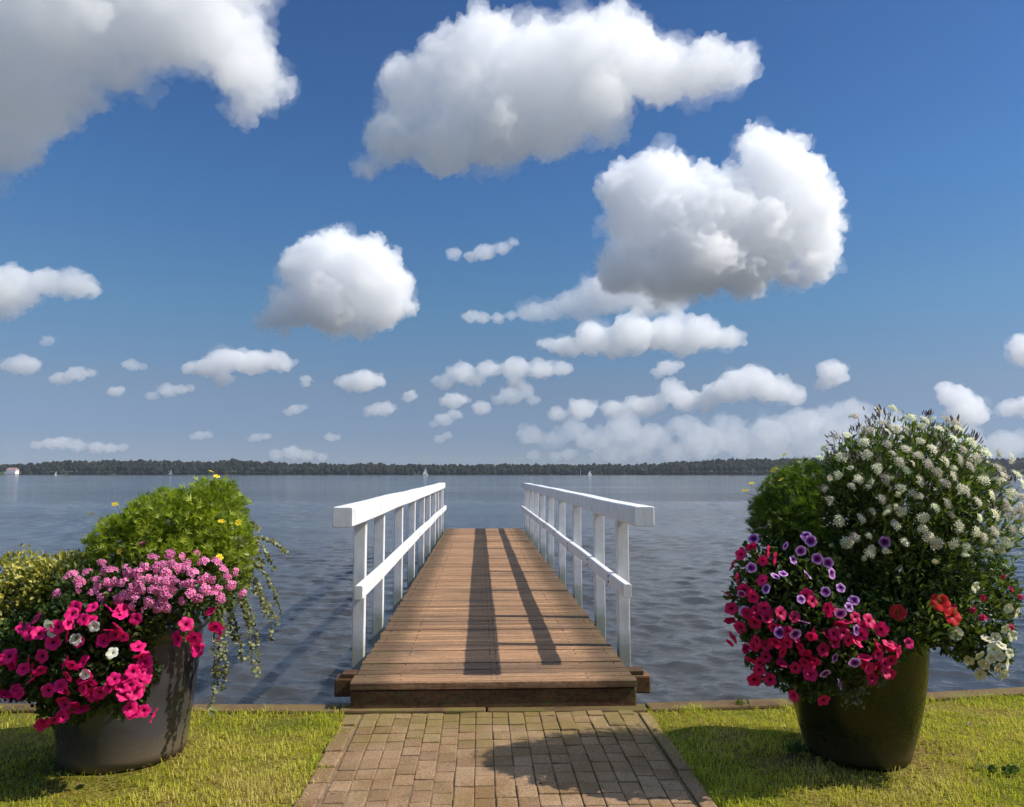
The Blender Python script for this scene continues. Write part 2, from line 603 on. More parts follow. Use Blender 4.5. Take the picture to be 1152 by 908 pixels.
# ------------------------------------------------------------------ water
def water():
    y0 = 4.75
    r1 = np.exp(np.linspace(math.log(y0), math.log(55), 620)); r2 = np.exp(np.linspace(math.log(55), math.log(2800), 60))[1:]
    ys = np.concatenate([r1, r2])
    tx = np.concatenate([np.array([-30, -8, -4, -2.4, -1.6, -1.2]), np.linspace(-.95, .95, 480), np.array([1.2, 1.6, 2.4, 4, 8, 30])])
    Y, T = np.meshgrid(ys, tx, indexing='ij')
    X = Y * T
    X = np.clip(X, -2800, 2800) + np.sign(T) * np.maximum(np.abs(Y * T) - 2800, 0) * 1e-3
    rr = np.random.default_rng(3); H = np.zeros_like(X)
    for i in range(64):
        lam = float(np.exp(rr.uniform(math.log(.12), math.log(.85))))
        an = R(90) + rr.normal(0, .75) + .06
        kx, ky = math.cos(an) * 6.283 / lam, math.sin(an) * 6.283 / lam
        A = .0050 * lam ** .75
        fade = np.clip(1.4 - Y * .004 * 4 / lam, 0, 1)
        H += A * fade * np.sin(kx * X + ky * Y + rr.uniform(0, 6.283))
    H += .004 * np.abs(H) / .01 * 0
    gust = .55 + .45 * np.clip(fbm(X, Y, .035, 8) + .5, 0, 1)
    H *= gust * np.clip((Y - y0 + .2) * 2, .2, 1)
    P = np.stack([X, Y, WATER_Z + H], 2).reshape(-1, 3)
    # side skirts so the shore line's bends stay over water
    ny, nxx = X.shape
    idx = np.arange(ny * nxx).reshape(ny, nxx)
    q = np.stack([idx[:-1, :-1], idx[:-1, 1:], idx[1:, 1:], idx[1:, :-1]], 2).reshape(-1, 4)
    me = npmesh('water', P, q.tolist(), m_water(), smooth=True)
    tag(link('water', me), kind='structure')


water()

# ------------------------------------------------------------------ jetty
deck_mat = m_wood('deck_planks', [(.30, (.085, .042, .020)), (.44, (.26, .142, .073)), (.58, (.38, .225, .123)), (.72, (.50, .34, .215))], (.105, .078, .056), .8)
_a = deck_mat
# moss and dirt where nobody walks, along both long edges
_z = _a.n('ShaderNodeSeparateXYZ'); _a.l(_a.coord('Object'), _z.inputs[0])
_e = _a.math('ADD', _a.math('ABSOLUTE', _z.outputs[0]), _a.math('MULTIPLY', _a.noise(_a.coord('Object', (1.5, 14, 1)), 2.2, 6, .7), .46))
_f = _a.math('MULTIPLY', _a.ramp(_e, [(.86, (0, 0, 0)), (1.14, (1, 1, 1))]), .72)
_old = _a.p.inputs['Base Color'].links[0].from_socket
_a.l(_a.mix(_f, _old, _a.ramp(_a.noise(_a.coord('Object'), 9, 5), [(.45, (.06, .036, .02)), (.75, (.085, .075, .03))])), _a.p.inputs['Base Color'])
deck_mat = _a.m
beam_mat = m_wood('beam_timber', [(.25, (.055, .028, .013)), (.5, (.12, .062, .028)), (.75, (.22, .13, .065))], (.02, .012, .007), .8, moss=.95, axis_scale=(1.6, 9, 9)).m
white = m_white()

jetty = empty('jetty', (J0.x, J0.y, 0), 'wooden jetty with white railings running straight out over the lake', 'jetty')
jetty.rotation_euler = (0, 0, yaw)
DZ = .172           # deck top
DL = 13.95          # deck length
mb = MB()
s_ = .0; i = 0
while s_ < DL:
    pw = .098
    gap = .006 if i % 6 else .010
    mb.box((random.uniform(-.008, .008), s_ + pw / 2, DZ - .02 + random.gauss(0, .0016)), DECK_W + random.uniform(-.014, .014), pw - gap, .04,
           Matrix.Rotation(random.gauss(0, .003), 4, 'Z') @ Matrix.Rotation(random.gauss(0, .006), 4, 'X'), .004)
    s_ += pw; i += 1
mb.build('deck', deck_mat, jetty)
mb = MB()
s_ = .0
while s_ < DL:
    for xx in (-.86, -.62, -.02, .02, .62, .86):
        if random.random() < .9: mb.tube([(xx + random.gauss(0, .006), s_ + .049 + random.gauss(0, .012), DZ - .006), (xx, s_ + .049, DZ + .0025)], .0045, 6)
    s_ += .098
nail_mat = m_plain('rusty_nail', (.05, .03, .02), .7)
tag(mb.build('nails', nail_mat, jetty), kind='stuff')
mb = MB()
mb.box((0, -.012, DZ - .022), DECK_W + .01, .03, .046, None, .006)
mb.build('nosing_board', deck_mat, jetty)
mb = MB()
mb.box((0, .035, .058), DECK_W + .004, .10, .125, None, .012)
mb.build('front_beam', beam_mat, jetty)
mb = MB()
mb.box((-.0, .30, .075), DECK_W + .30, .15, .12, None, .012)
for sg in (-1, 1):
    mb.box((sg * (DECK_W / 2 + .055), .30, .15), .10, .12, .03, None, .006)
mb.build('cross_beam', beam_mat, jetty)
for xx in (-.62, 0, .62):
    mb = MB(); mb.box((xx, DL / 2, .02), .11, DL - .3, .22, None, .008); mb.build('stringer', beam_mat, jetty)
for k in range(5):
    yy = 1.5 + k * 2.95
    mb = MB(); mb.box((0, yy, -.13), DECK_W + .26, .13, .08, None, .008); mb.build('cross_beam', beam_mat, jetty)
    for xx in (-.78, .78):
        mb = MB(); mb.tube([(xx, yy, -2.0), (xx, yy, -.09)], .085, 14); mb.build('pile', beam_mat, jetty)
post_s = [.985, 2.17, 3.80, 5.50, 7.15, 8.75, 10.30, 11.75, 12.85, 13.75]
PX = DECK_W / 2 + .105
for sg in (-1, 1):
    rail = bpy.data.objects.new('railing', None); COL.objects.link(rail); rail.parent = jetty
    for s_ in post_s:
        mb = MB()
        mb.box((sg * (PX + random.gauss(0, .004)), s_, .53), .092, .09, 1.36, Matrix.Rotation(random.gauss(0, .006), 4, 'Y') @ Matrix.Rotation(random.gauss(0, .004), 4, 'X'), .006)
        mb.build('post', white, rail)
    for s_ in post_s:
        for dz in (-.022, .022):
            mb = MB(); xi = sg * (PX - .085 - .029)
            mb.tube([(xi, s_ + .0, .69 + dz), (xi - sg * .006, s_ + .0, .69 + dz)], .009, 8); mb.build('bolt', nail_mat, rail)
    # hand rail: a heavy square timber with a slightly wavering line
    for nm, xc, s0, s1, zc, wd, ht in (('hand_rail', PX - .022, .02, 14.0, 1.232, .134, .134), ('mid_rail', PX - .085, .34, 14.0, .69, .058, .098)):
        bm = bmesh.new(); lay = bm.faces.layers.float.new('tint'); rings = []
        nseg = 30
        for q in range(nseg + 1):
            s_ = s0 + (s1 - s0) * q / nseg
            wob = Vector((noise.noise(Vector((s_ * .35, sg * 3, zc))) * .014, 0, noise.noise(Vector((s_ * .4, sg * 7, zc + 4))) * .012))
            b = .008
            prof = [(-wd / 2 + b, -ht / 2), (wd / 2 - b, -ht / 2), (wd / 2, -ht / 2 + b), (wd / 2, ht / 2 - b), (wd / 2 - b, ht / 2), (-wd / 2 + b, ht / 2), (-wd / 2, ht / 2 - b), (-wd / 2, -ht / 2 + b)]
            ins = .94 if q in (0, nseg) else 1
            rings.append([bm.verts.new(Vector((sg * xc + u_ * ins, s_, zc + v_ * ins)) + wob) for u_, v_ in prof])
            if q == 0:
                rings.append([bm.verts.new(Vector((sg * xc + u_, s_ + .006, zc + v_)) + wob) for u_, v_ in prof])
        for A, B in zip(rings, rings[1:]):
            for z_ in range(8): bm.faces.new((A[z_], A[(z_ + 1) % 8], B[(z_ + 1) % 8], B[z_]))
        bm.faces.new(rings[0]); bm.faces.new(rings[-1][::-1])
        bmesh.ops.recalc_face_normals(bm, faces=bm.faces)
        me = bpy.data.meshes.new(nm); bm.to_mesh(me); bm.free(); me.materials.append(white)
        link(nm, me, rail)


# ------------------------------------------------------------------ planters
def pot(name, loc, prof, mat, label):
    root = empty(name, loc, label, 'plant pot', 'large glazed pots either side of the path')
    mb = MB()
    rt, zt = prof[-1]
    full = [(prof[0][0] - .03, 0.0)] + [(r_, z) for r_, z in prof] + [(rt + .022, zt + .005), (rt + .03, zt + .025), (rt + .022, zt + .05), (rt - .01, zt + .055), (rt - .03, zt + .04), (rt - .045, zt - .06)]
    mb.lathe(full, n=72)
    b = mb.build('pot_wall', mat, root)
    mb = MB(); mb.lathe([(rt - .05, zt - .05), (rt * .6, zt - .03), (.02, zt - .02)], n=40)
    mb.build('soil', m_sand(), root)
    return root


def curve_prof(pts, n=14):
    zs = np.array([p[1] for p in pts]); rs = np.array([p[0] for p in pts])
    co_ = np.polyfit(zs, rs, 2); z = np.linspace(0, zs[-1], n)
    return [(float(np.polyval(co_, q)), float(q)) for q in z]


pot('planter_pot', POT_L, curve_prof([(.316, 0), (.350, .27), (.376, .53), (.388, .66)]),
    m_pot('grey_glaze', (.028, .026, .030), (.058, .054, .060), .15, .8), 'grey-brown glazed pot on the lawn, overhung by magenta petunias')
pot('planter_pot', POT_R, curve_prof([(.264, 0), (.336, .27), (.370, .52), (.378, .62)]),
    m_pot('dark_glaze', (.008, .009, .004), (.021, .021, .008), .22, .3), 'blackish brown glazed pot on the lawn under the white cleome bush')


# ------------------------------------------------------------------ plants
PD = .15   # the plants stand over their pots


def ell(px, py, rx, ry, y, ry_d=None):
    """ellipsoid seen at (px,py) with pixel radii, standing at depth y"""
    c = at_depth(px, py, y); m_ = y / F
    y += PD
    rx = rx * math.cos(math.atan((px - CX) / F))
    return (np.array(c), np.array((rx * m_, (ry_d if ry_d else (rx + ry) / 2 * m_), ry * m_)))


def sample(ells, n, inner=.72, bias=.5):
    """points in the outer layer of a union of ellipsoids, with outward normals"""
    vol = np.array([e_[1].prod() ** (2 / 3) for e_ in ells]); vol = vol / vol.sum()
    out_p, out_n, out_d = [], [], []
    got = 0
    while got < n:
        k = rng.choice(len(ells), n, p=vol)
        d = rng.normal(size=(n, 3)); d /= np.linalg.norm(d, axis=1)[:, None]
        rad = inner + (1 - inner) * rng.random(n) ** bias
        c = np.array([e_[0] for e_ in ells])[k]; r_ = np.array([e_[1] for e_ in ells])[k]
        lump = 1 + .10 * np.sin(d[:, 0] * 7 + c[:, 2] * 9) * np.sin(d[:, 2] * 8 + c[:, 0] * 7) + rng.normal(0, .025, n)
        p = c + d * r_ * (rad * lump)[:, None]
        nn = d / r_; nn /= np.linalg.norm(nn, axis=1)[:, None]
        # drop the points buried deep in another ellipsoid
        deep = np.full(n, 9.0)
        for e_ in ells:
            deep = np.minimum(deep, np.linalg.norm((p - e_[0]) / e_[1], axis=1))
        ok = deep > inner * .8
        out_p.append(p[ok]); out_n.append(nn[ok]); out_d.append(deep[ok]); got += ok.sum()
    return np.concatenate(out_p)[:n], np.concatenate(out_n)[:n], np.concatenate(out_d)[:n]


def norm(a): return a / np.maximum(np.linalg.norm(a, axis=1), 1e-9)[:, None]


LEAF = {  # (points along +Y, up is +Z), faces
    'ovate': ([(0, 0, 0), (-.28, .3, .06), (.28, .3, .06), (0, .35, -.02), (-.2, .72, .03), (.2, .72, .03), (0, .75, -.04), (0, 1, -.10)],
              [(0, 3, 1), (0, 2, 3), (1, 3, 6, 4), (3, 2, 5, 6), (4, 6, 7), (6, 5, 7)]),
    'lance': ([(0, 0, 0), (-.12, .35, .03), (.12, .35, .03), (-.09, .7, -.02), (.09, .7, -.02), (0, 1, -.12)],
              [(0, 2, 1), (1, 2, 4, 3), (3, 4, 5)]),
    'feather': ([(0, 0, 0), (-.035, .5, .02), (.035, .5, .02), (0, 1, 0), (-.4, .62, .05), (-.36, .55, .05), (.4, .62, .05), (.36, .55, .05), (-.3, .95, 0), (.3, .95, 0), (-.02, .3, 0), (.02, .3, 0)],
                [(0, 2, 3, 1), (10, 5, 4, 1), (11, 2, 6, 7), (1, 2, 8), (1, 2, 9)]),
    'round': ([(0, 0, 0), (-.4, .25, .05), (.4, .25, .05), (-.45, .65, .02), (.45, .65, .02), (0, 1, -.03), (0, .5, -.04)],
              [(0, 6, 1), (0, 2, 6), (1, 6, 3), (6, 2, 4), (3, 6, 5), (6, 4, 5)]),
}


def leaves(kind, P, axis, nrm, size, tint):
    """instances of a leaf outline as one mesh's arrays"""
    tv, tf = LEAF[kind]; tv = np.array(tv, float)
    ax = norm(axis); zz = norm(nrm - ax * (nrm * ax).sum(1)[:, None]); xx = np.cross(ax, zz)
    s_ = size[:, None, None]
    W = P[:, None, :] + s_ * (tv[None, :, 0, None] * xx[:, None] + tv[None, :, 1, None] * ax[:, None] + tv[None, :, 2, None] * zz[:, None])
    n = len(P); k = len(tv)
    Fc = []
    base = np.arange(n) * k
    for f in tf:
        Fc += (base[:, None] + np.array(f)).tolist()
    return W.reshape(-1, 3), Fc, np.repeat(tint, k)


def foliage(root, kind, ells, n, size, mat, name='foliage', up=.4, droop=0., inner=.6, tmid=.5, tspread=.18, bias=.6, zmin=None, flat=.5):
    P, N, D = sample(ells, n, inner, bias)
    if zmin is not None:
        ok = P[:, 2] > zmin; P, N, D = P[ok], N[ok], D[ok]
    n = len(P)
    ax = norm(N * .8 + rng.normal(0, .55, (n, 3)) + np.array([0, 0, up - droop]))
    nr = norm(N * flat + rng.normal(0, .5, (n, 3)) + np.array([0, 0, .6]))
    sz = size * rng.uniform(.65, 1.25, n)
    tint = np.clip(tmid + rng.normal(0, tspread, n) + .12 * np.sin(P[:, 0] * 17) * np.sin(P[:, 2] * 19), 0, 1)
    v, f, t = leaves(kind, P - ax * sz[:, None] * .5, ax, nr, sz, tint)
    o = link(name, npmesh(name, v, f, mat, {'tint': ('POINT', t)}))
    return place(o, root)


def surf(px, py, ells):
    """front point of the ellipsoids under a pixel; beside them, the nearest rim"""
    d = np.array(ray(px, py).normalized()); o_ = np.array(CAM); best = None; near = None
    for c, r_ in ells:
        a_ = d / r_; b_ = (o_ - c) / r_
        A = a_ @ a_; B = a_ @ b_; Cc = b_ @ b_ - 1; disc = B * B - A * Cc
        if disc > 0:
            t = (-B - math.sqrt(disc)) / A; p = o_ + d * t
            if best is None or t < best[0]: best = (t, p, (p - c) / r_ ** 2)
        else:
            t = -B / A; p = o_ + d * t
            if near is None or -disc / A < near[0]: near = (-disc / A, p, (p - c) / r_ ** 2)
    t, p, nn = best if best is not None else near
    return p, nn / np.linalg.norm(nn)


# --- flower meshes: radial 0 (throat) .. 1 (rim)
def petunia_mesh(name, mat, lobes=5, depth=.45, notch=.13, seed=0):
    r_ = random.Random(seed); n = 30; rings = [(.07, -depth), (.12, -depth * .55), (.24, -depth * .2), (.48, -.03), (.78, .035), (1.0, .0)]
    Vv, att, Fc = [], [], []
    ph = r_.uniform(0, 6.28); wav = r_.uniform(.03, .07)
    for q, (rr, z) in enumerate(rings):
        for i in range(n):
            th = 6.28318 * i / n
            lob = 1 - (notch * (rr ** 3)) * (1 - abs(math.cos(lobes * th / 2)) ** .6) * 2 * .8
            zz = z + wav * rr ** 2 * math.sin(lobes * th + ph) * 1.2 + .03 * rr * r_.uniform(-1, 1) * (q == 5)
            Vv.append((rr * lob * math.cos(th), rr * lob * math.sin(th), zz)); att.append(rr)
    for q in range(len(rings) - 1):
        for i in range(n): Fc.append((q * n + i, q * n + (i + 1) % n, (q + 1) * n + (i + 1) % n, (q + 1) * n + i))
    Vv.append((0, 0, -depth * 1.6)); att.append(0)
    for i in range(n): Fc.append((len(Vv) - 1, (i + 1) % n, i))
    return npmesh(name, Vv, Fc, mat, {'radial': ('POINT', att)}, True)


def daisy_mesh(name, mat, petals=8, wd=.3, cup=.1, seed=0, core=.22):
    r_ = random.Random(seed); Vv, att, Fc = [], [], []
    for i in range(petals):
        th = 6.28318 * i / petals + r_.uniform(-.12, .12); L = r_.uniform(.88, 1.05)
        for (a, b, z, rd) in ((.1, -.06, 0, .1), (.1, .06, 0, .1), (.55, -wd * .5, .05, .55), (.55, wd * .5, .05, .55), (.85, -wd * .46, cup, .85), (.85, wd * .46, cup, .85), (1, 0, cup - .04, 1)):
            a *= L
            Vv.append((a * math.cos(th) - b * math.sin(th), a * math.sin(th) + b * math.cos(th), z + r_.uniform(-.02, .02))); att.append(max(rd, core + .15))
        k = len(Vv) - 7
        Fc += [(k, k + 1, k + 3, k + 2), (k + 2, k + 3, k + 5, k + 4), (k + 4, k + 5, k + 6)]
    k = len(Vv); m = 10
    for i in range(m): Vv.append((core * math.cos(6.283 * i / m), core * math.sin(6.283 * i / m), .04)); att.append(0)
    Vv.append((0, 0, .14)); att.append(0)
    for i in range(m): Fc.append((k + i, k + (i + 1) % m, k + m))
    return npmesh(name, Vv, Fc, mat, {'radial': ('POINT', att)})


def umbel_mesh(name, mat, florets, petals, fl, dome, seed, spider=0.0, wd=.42):
    """a dome of small florets"""
    r_ = random.Random(seed); Vv, att, Fc = [], [], []
    for q in range(florets):
        ph = 2.39996 * q + r_.uniform(-.3, .3); rr = math.sqrt((q + .4) / florets) * dome
        nrm_ = Vector((math.cos(ph) * rr * 1.1, math.sin(ph) * rr * 1.1, 1 - .45 * rr)).normalized()
        c = Vector((math.cos(ph) * rr, math.sin(ph) * rr, .42 * (1 - rr * rr) + r_.uniform(-.06, .06)))
        X = nrm_.orthogonal().normalized(); Y = nrm_.cross(X); r0 = r_.uniform(0, 6.28)
        for i in range(petals):
            th = r0 + 6.28318 * i / petals + r_.uniform(-.15, .15); dr = X * math.cos(th) + Y * math.sin(th); sd_ = nrm_.cross(dr)
            L = fl * r_.uniform(.8, 1.15); up = nrm_ * (fl * r_.uniform(-.1, .25))
            k = len(Vv)
            for a, b, h, rd in ((.02, 0, -.1, 0), (.55, -wd, .05, .6), (1, -wd * .55, .3, 1), (1, wd * .55, .3, 1), (.55, wd, .05, .6)):
                p = c + dr * L * a + sd_ * (L * b) + up * h * 3 + nrm_ * (h * .05)
                Vv.append(tuple(p)); att.append(rd)
            Fc.append((k, k + 1, k + 2, k + 3, k + 4))
        if spider:
            for i in range(4):
                dr = (nrm_ + X * r_.uniform(-.8, .8) + Y * r_.uniform(-.8, .8)).normalized(); sd_ = dr.orthogonal().normalized() * .012
                k = len(Vv); e1 = c + dr * spider * r_.uniform(.7, 1.2)
                for p in (c - sd_, c + sd_, e1 + sd_, e1 - sd_): Vv.append(tuple(p)); att.append(.75)
                Fc.append((k, k + 1, k + 2, k + 3))
    return npmesh(name, Vv, Fc, mat, {'radial': ('POINT', att)})


def put(name, meshes, root, p, nrm, size, jit=.35, lift=.012):
    o = link(name, random.choice(meshes))
    n = Vector(nrm) + Vector((random.gauss(0, jit), random.gauss(0, jit), random.gauss(0, jit)))
    n.normalize()
    q = n.to_track_quat('Z', 'Y') @ Matrix.Rotation(random.uniform(0, 6.28), 3, 'Z').to_quaternion()
    s_ = size * random.uniform(.82, 1.15)
    w_ = Vector(p) + Vector(nrm) * lift - root.location
    o.parent = root
    o.location = w_; o.rotation_mode = 'QUATERNION'; o.rotation_quaternion = q; o.scale = (s_, s_, s_ * random.uniform(.8, 1.1))
    return o


def facing(nn, view=.55, up=.15):
    n = np.array(nn) + np.array([.12, -view, up]); return n / np.linalg.norm(n)


def stems(root, base, tips, mat, name='stems', r0=.004, r1=.002, sag=0.0):
    mb = MB()
    for b, t in zip(base, tips):
        b, t = Vector(b), Vector(t); m1 = b.lerp(t, .5) + Vector((random.gauss(0, .03), random.gauss(0, .03), .05 - sag))
        mb.tube([b, b.lerp(m1, .55) + Vector((0, 0, .01)), m1, m1.lerp(t, .6) + Vector((0, 0, .01)), t], [r0, r0 * .9, r0 * .75, r1, r1], 5)
    o = mb.build(name, mat)
    return place(o, root)


# leaf & petal colours
GREEN_DARK = m_leaf('dark_leaf', [(0, (.014, .028, .008)), (.5, (.04, .075, .016)), (1, (.11, .15, .035))], .3, (.16, .24, .02))
CLEOME_LEAF = m_leaf('cleome_leaf', [(0, (.022, .04, .01)), (.5, (.062, .105, .02)), (1, (.17, .215, .045))], .32, (.22, .32, .03))
GREEN_MID = m_leaf('petunia_leaf', [(0, (.018, .035, .008)), (.5, (.05, .085, .018)), (1, (.16, .19, .04))], .3, (.16, .24, .02))
GREEN_BRIGHT = m_leaf('bidens_leaf', [(0, (.05, .085, .008)), (.5, (.19, .26, .018)), (1, (.38, .42, .05))], .4, (.45, .58, .02))
GREEN_BIDENS2 = m_leaf('bidens_dark_leaf', [(0, (.025, .05, .008)), (.5, (.085, .13, .016)), (1, (.20, .25, .035))], .35, (.13, .27, .01))  # darker green for the bidens in the right pot
YELLOW_LEAF = m_leaf('variegated_leaf', [(0, (.06, .07, .014)), (.3, (.20, .20, .035)), (.65, (.48, .43, .07)), (1, (.62, .54, .18))], .35, (.5, .5, .04))
SILVER_LEAF = m_leaf('silver_leaf', [(0, (.10, .11, .095)), (.6, (.22, .23, .20)), (1, (.36, .37, .34))], .2)
TRAIL_LEAF = m_leaf('trailing_leaf', [(0, (.10, .115, .045)), (.5, (.24, .25, .10)), (1, (.42, .41, .22))], .3, (.25, .28, .08))
BRACT = m_leaf('bract_leaf', [(0, (.04, .03, .03)), (.5, (.12, .09, .085)), (1, (.34, .30, .27))], .25)
DARK_RED_LEAF = m_leaf('purple_bract', [(0, (.04, .004, .012)), (.5, (.12, .006, .04)), (1, (.24, .01, .09))], .25)
STEM = m_leaf('green_stem', [(0, (.05, .07, .02)), (1, (.11, .13, .04))], .1)
STEM_R = m_leaf('brown_stem', [(0, (.05, .035, .02)), (1, (.12, .10, .045))], .1)
MAGENTA = m_petal('magenta_petal', [(0, (.03, .002, .012)), (.13, (.12, .001, .03)), (.28, (.66, .004, .13)), (.7, (.86, .012, .19)), (1, (.80, .018, .20))], .32)
CRIMSON = m_petal('crimson_petal', [(0, (.03, .001, .006)), (.14, (.10, .001, .02)), (.3, (.62, .004, .085)), (.75, (.72, .014, .13)), (1, (.58, .012, .12))], .32)
PURPLE = m_petal('purple_petal', [(0, (.03, .002, .04)), (.30, (.08, .004, .10)), (.5, (.22, .02, .28)), (.7, (.48, .18, .54)), (.88, (.68, .44, .74)), (1, (.52, .26, .58))], .28)
PINK = m_petal('pink_petal', [(0, (.5, .01, .12)), (.25, (.76, .06, .28)), (.6, (.88, .22, .46)), (1, (.90, .46, .62))], .3)
WHITE_P = m_petal('white_petal', [(0, (.36, .32, .08)), (.25, (.74, .72, .52)), (1, (.82, .81, .72))], .25)
CREAM_P = m_petal('cream_petal', [(0, (.45, .36, .05)), (.3, (.76, .72, .40)), (1, (.82, .80, .62))], .25)
CLEOME_P = m_petal('cleome_petal', [(0, (.45, .42, .08)), (.45, (.92, .89, .62)), (1, (.94, .92, .76))], .5)
YELLOW_P = m_petal('yellow_petal', [(0, (.50, .28, .01)), (.4, (.80, .60, .02)), (1, (.85, .68, .03))], .3)
RED_P = m_petal('red_petal', [(0, (.15, .002, .002)), (.3, (.62, .012, .012)), (1, (.70, .02, .02))], .25)

MG = [petunia_mesh('petunia_flower', MAGENTA, seed=i) for i in range(4)]
CR = [petunia_mesh('petunia_flower', CRIMSON, seed=10 + i) for i in range(4)]
PU = [petunia_mesh('petunia_flower', PURPLE, seed=20 + i, depth=.35, notch=.08) for i in range(4)]
WH = [petunia_mesh('petunia_flower', WHITE_P, seed=30 + i) for i in range(3)]
CM = [petunia_mesh('petunia_flower', CREAM_P, seed=35 + i) for i in range(3)]
RD = [petunia_mesh('red_flower', RED_P, seed=40 + i, notch=.1, depth=.25) for i in range(3)]
VB = [umbel_mesh('verbena_head', PINK, 11, 5, .34, .8, 50 + i, wd=.44) for i in range(5)]
CL = [umbel_mesh('cleome_head', CLEOME_P, 15, 4, .40, .72, 60 + i, spider=.42, wd=.26) for i in range(6)]
YB = [daisy_mesh('bidens_flower', YELLOW_P, 6, .52, .1, 70 + i) for i in range(3)]
RS = [umbel_mesh('small_red_head', CRIMSON, 6, 5, .42, .6, 80 + i) for i in range(3)]

# ----- left pot
soilL = POT_L + Vector((0, 0, .70)); soilR = POT_R + Vector((0, 0, .70))


def plant(name, base, label, cat, group=None): return empty(name, base, label, cat, group)


GL, GR = 'plants growing in the left pot', 'plants growing in the right pot'

# bright green bidens dome
r_ = plant('bidens_plant', soilL + Vector((.1, .1, 0)), 'bright green feathery bidens mound with yellow flowers atop the grey pot', 'bidens plant', GL)
E = [ell(238, 592, 42, 54, 4.25, .26), ell(192, 596, 56, 48, 4.25, .28), ell(145, 612, 46, 38, 4.2, .24), ell(262, 625, 24, 40, 4.2, .2), ell(205, 625, 72, 30, 4.15, .28)]
foliage(r_, 'feather', E, 9500, .062, GREEN_BRIGHT, up=.7, inner=.45, tmid=.55, tspread=.2, flat=.3)
stems(r_, [soilL + Vector((random.uniform(-.12, .12), random.uniform(-.1, .15), -.02)) for _ in range(30)], [Vector(p) for p in sample(E, 30, .7)[0]], STEM, 'stems')
ys_ = [(243, 541), (139, 623), (100, 623), (245, 628), (266, 592), (247, 588), (238, 536), (131, 573), (106, 583)]
fs = [surf(px, py, E) for px, py in ys_]
for p, nn in fs: put('flower', YB, r_, p, facing(nn, .5, .3), .021, .3, .03)
stems(r_, [Vector(p) - Vector(nn) * .14 + Vector((0, 0, -.06)) for p, nn in fs], [Vector(p) + Vector(nn) * .026 for p, nn in fs], STEM, 'sprays', .0018, .0014, .05)

# yellow-green variegated mound at far left
r_ = plant('variegated_plant', soilL + Vector((-.22, .05, 0)), 'yellow-green variegated leafy mound at the left edge of the photo', 'foliage plant', GL)
E = [ell(70, 660, 62, 40, 4.2, .24), ell(20, 672, 50, 52, 4.2, .26), ell(-30, 700, 40, 60, 4.2, .22), ell(95, 650, 34, 30, 4.2, .2)]
foliage(r_, 'ovate', E, 7000, .031, YELLOW_LEAF, up=.2, inner=.5, tmid=.5, tspread=.24)
foliage(r_, 'ovate', [ell(25, 690, 62, 50, 4.22, .26), ell(80, 680, 55, 40, 4.2, .25)], 2600, .038, GREEN_MID, name='lower_foliage', inner=.4, tmid=.55)
stems(r_, [soilL + Vector((random.uniform(-.25, -.1), random.uniform(-.1, .15), -.02)) for _ in range(24)], [Vector(p) for p in sample(E, 24, .8)[0]], STEM_R, 'stems')

# pink verbena
r_ = plant('verbena_plant', soilL + Vector((.12, -.1, 0)), 'pale pink verbena spilling over the front of the grey pot', 'verbena plant', GL)
E = [ell(175, 660, 75, 40, 3.98, .2), ell(110, 662, 52, 34, 4.0, .2), ell(232, 662, 42, 38, 4.02, .2), ell(165, 690, 50, 26, 3.95, .16)]
foliage(r_, 'ovate', E, 3000, .034, GREEN_MID, inner=.4, tmid=.5, tspread=.2)
pk = [(54, 53), (95, 155 / 2 + 0)]
vb = [(160, 617), (163, 640), (172, 629), (191, 626), (204, 629), (210, 636), (222, 625), (228, 634), (242, 634), (250, 642), (254, 650), (262, 645), (270, 668), (236, 652), (228, 652), (243, 663), (247, 673), (240, 667), (222, 672), (214, 657), (206, 658), (215, 667), (200, 641), (207, 640), (194, 637), (183, 637),
      (176, 640), (168, 652), (177, 654), (188, 655), (195, 654), (172, 663), (180, 665), (188, 668), (194, 663), (184, 674), (178, 682), (168, 676), (165, 683), (188, 683), (160, 664), (153, 672), (150, 662), (158, 655), (146, 646), (140, 656), (130, 655), (127, 643), (119, 643), (122, 656), (126, 664), (110, 661), (113, 672),
      (108, 653), (90, 655), (83, 647), (77, 650), (90, 662), (105, 667), (98, 646), (66, 668), (141, 670), (134, 675), (120, 678), (206, 676), (230, 664), (150, 682), (156, 646), (186, 646), (114, 635), (217, 646), (258, 659), (142, 640)]
for px, py in vb:
    p, nn = surf(px, py, E); put('flower_head', VB, r_, p, facing(nn + np.array([.3, 0, 0]), .55, .3), random.uniform(.026, .035), .4, .015)

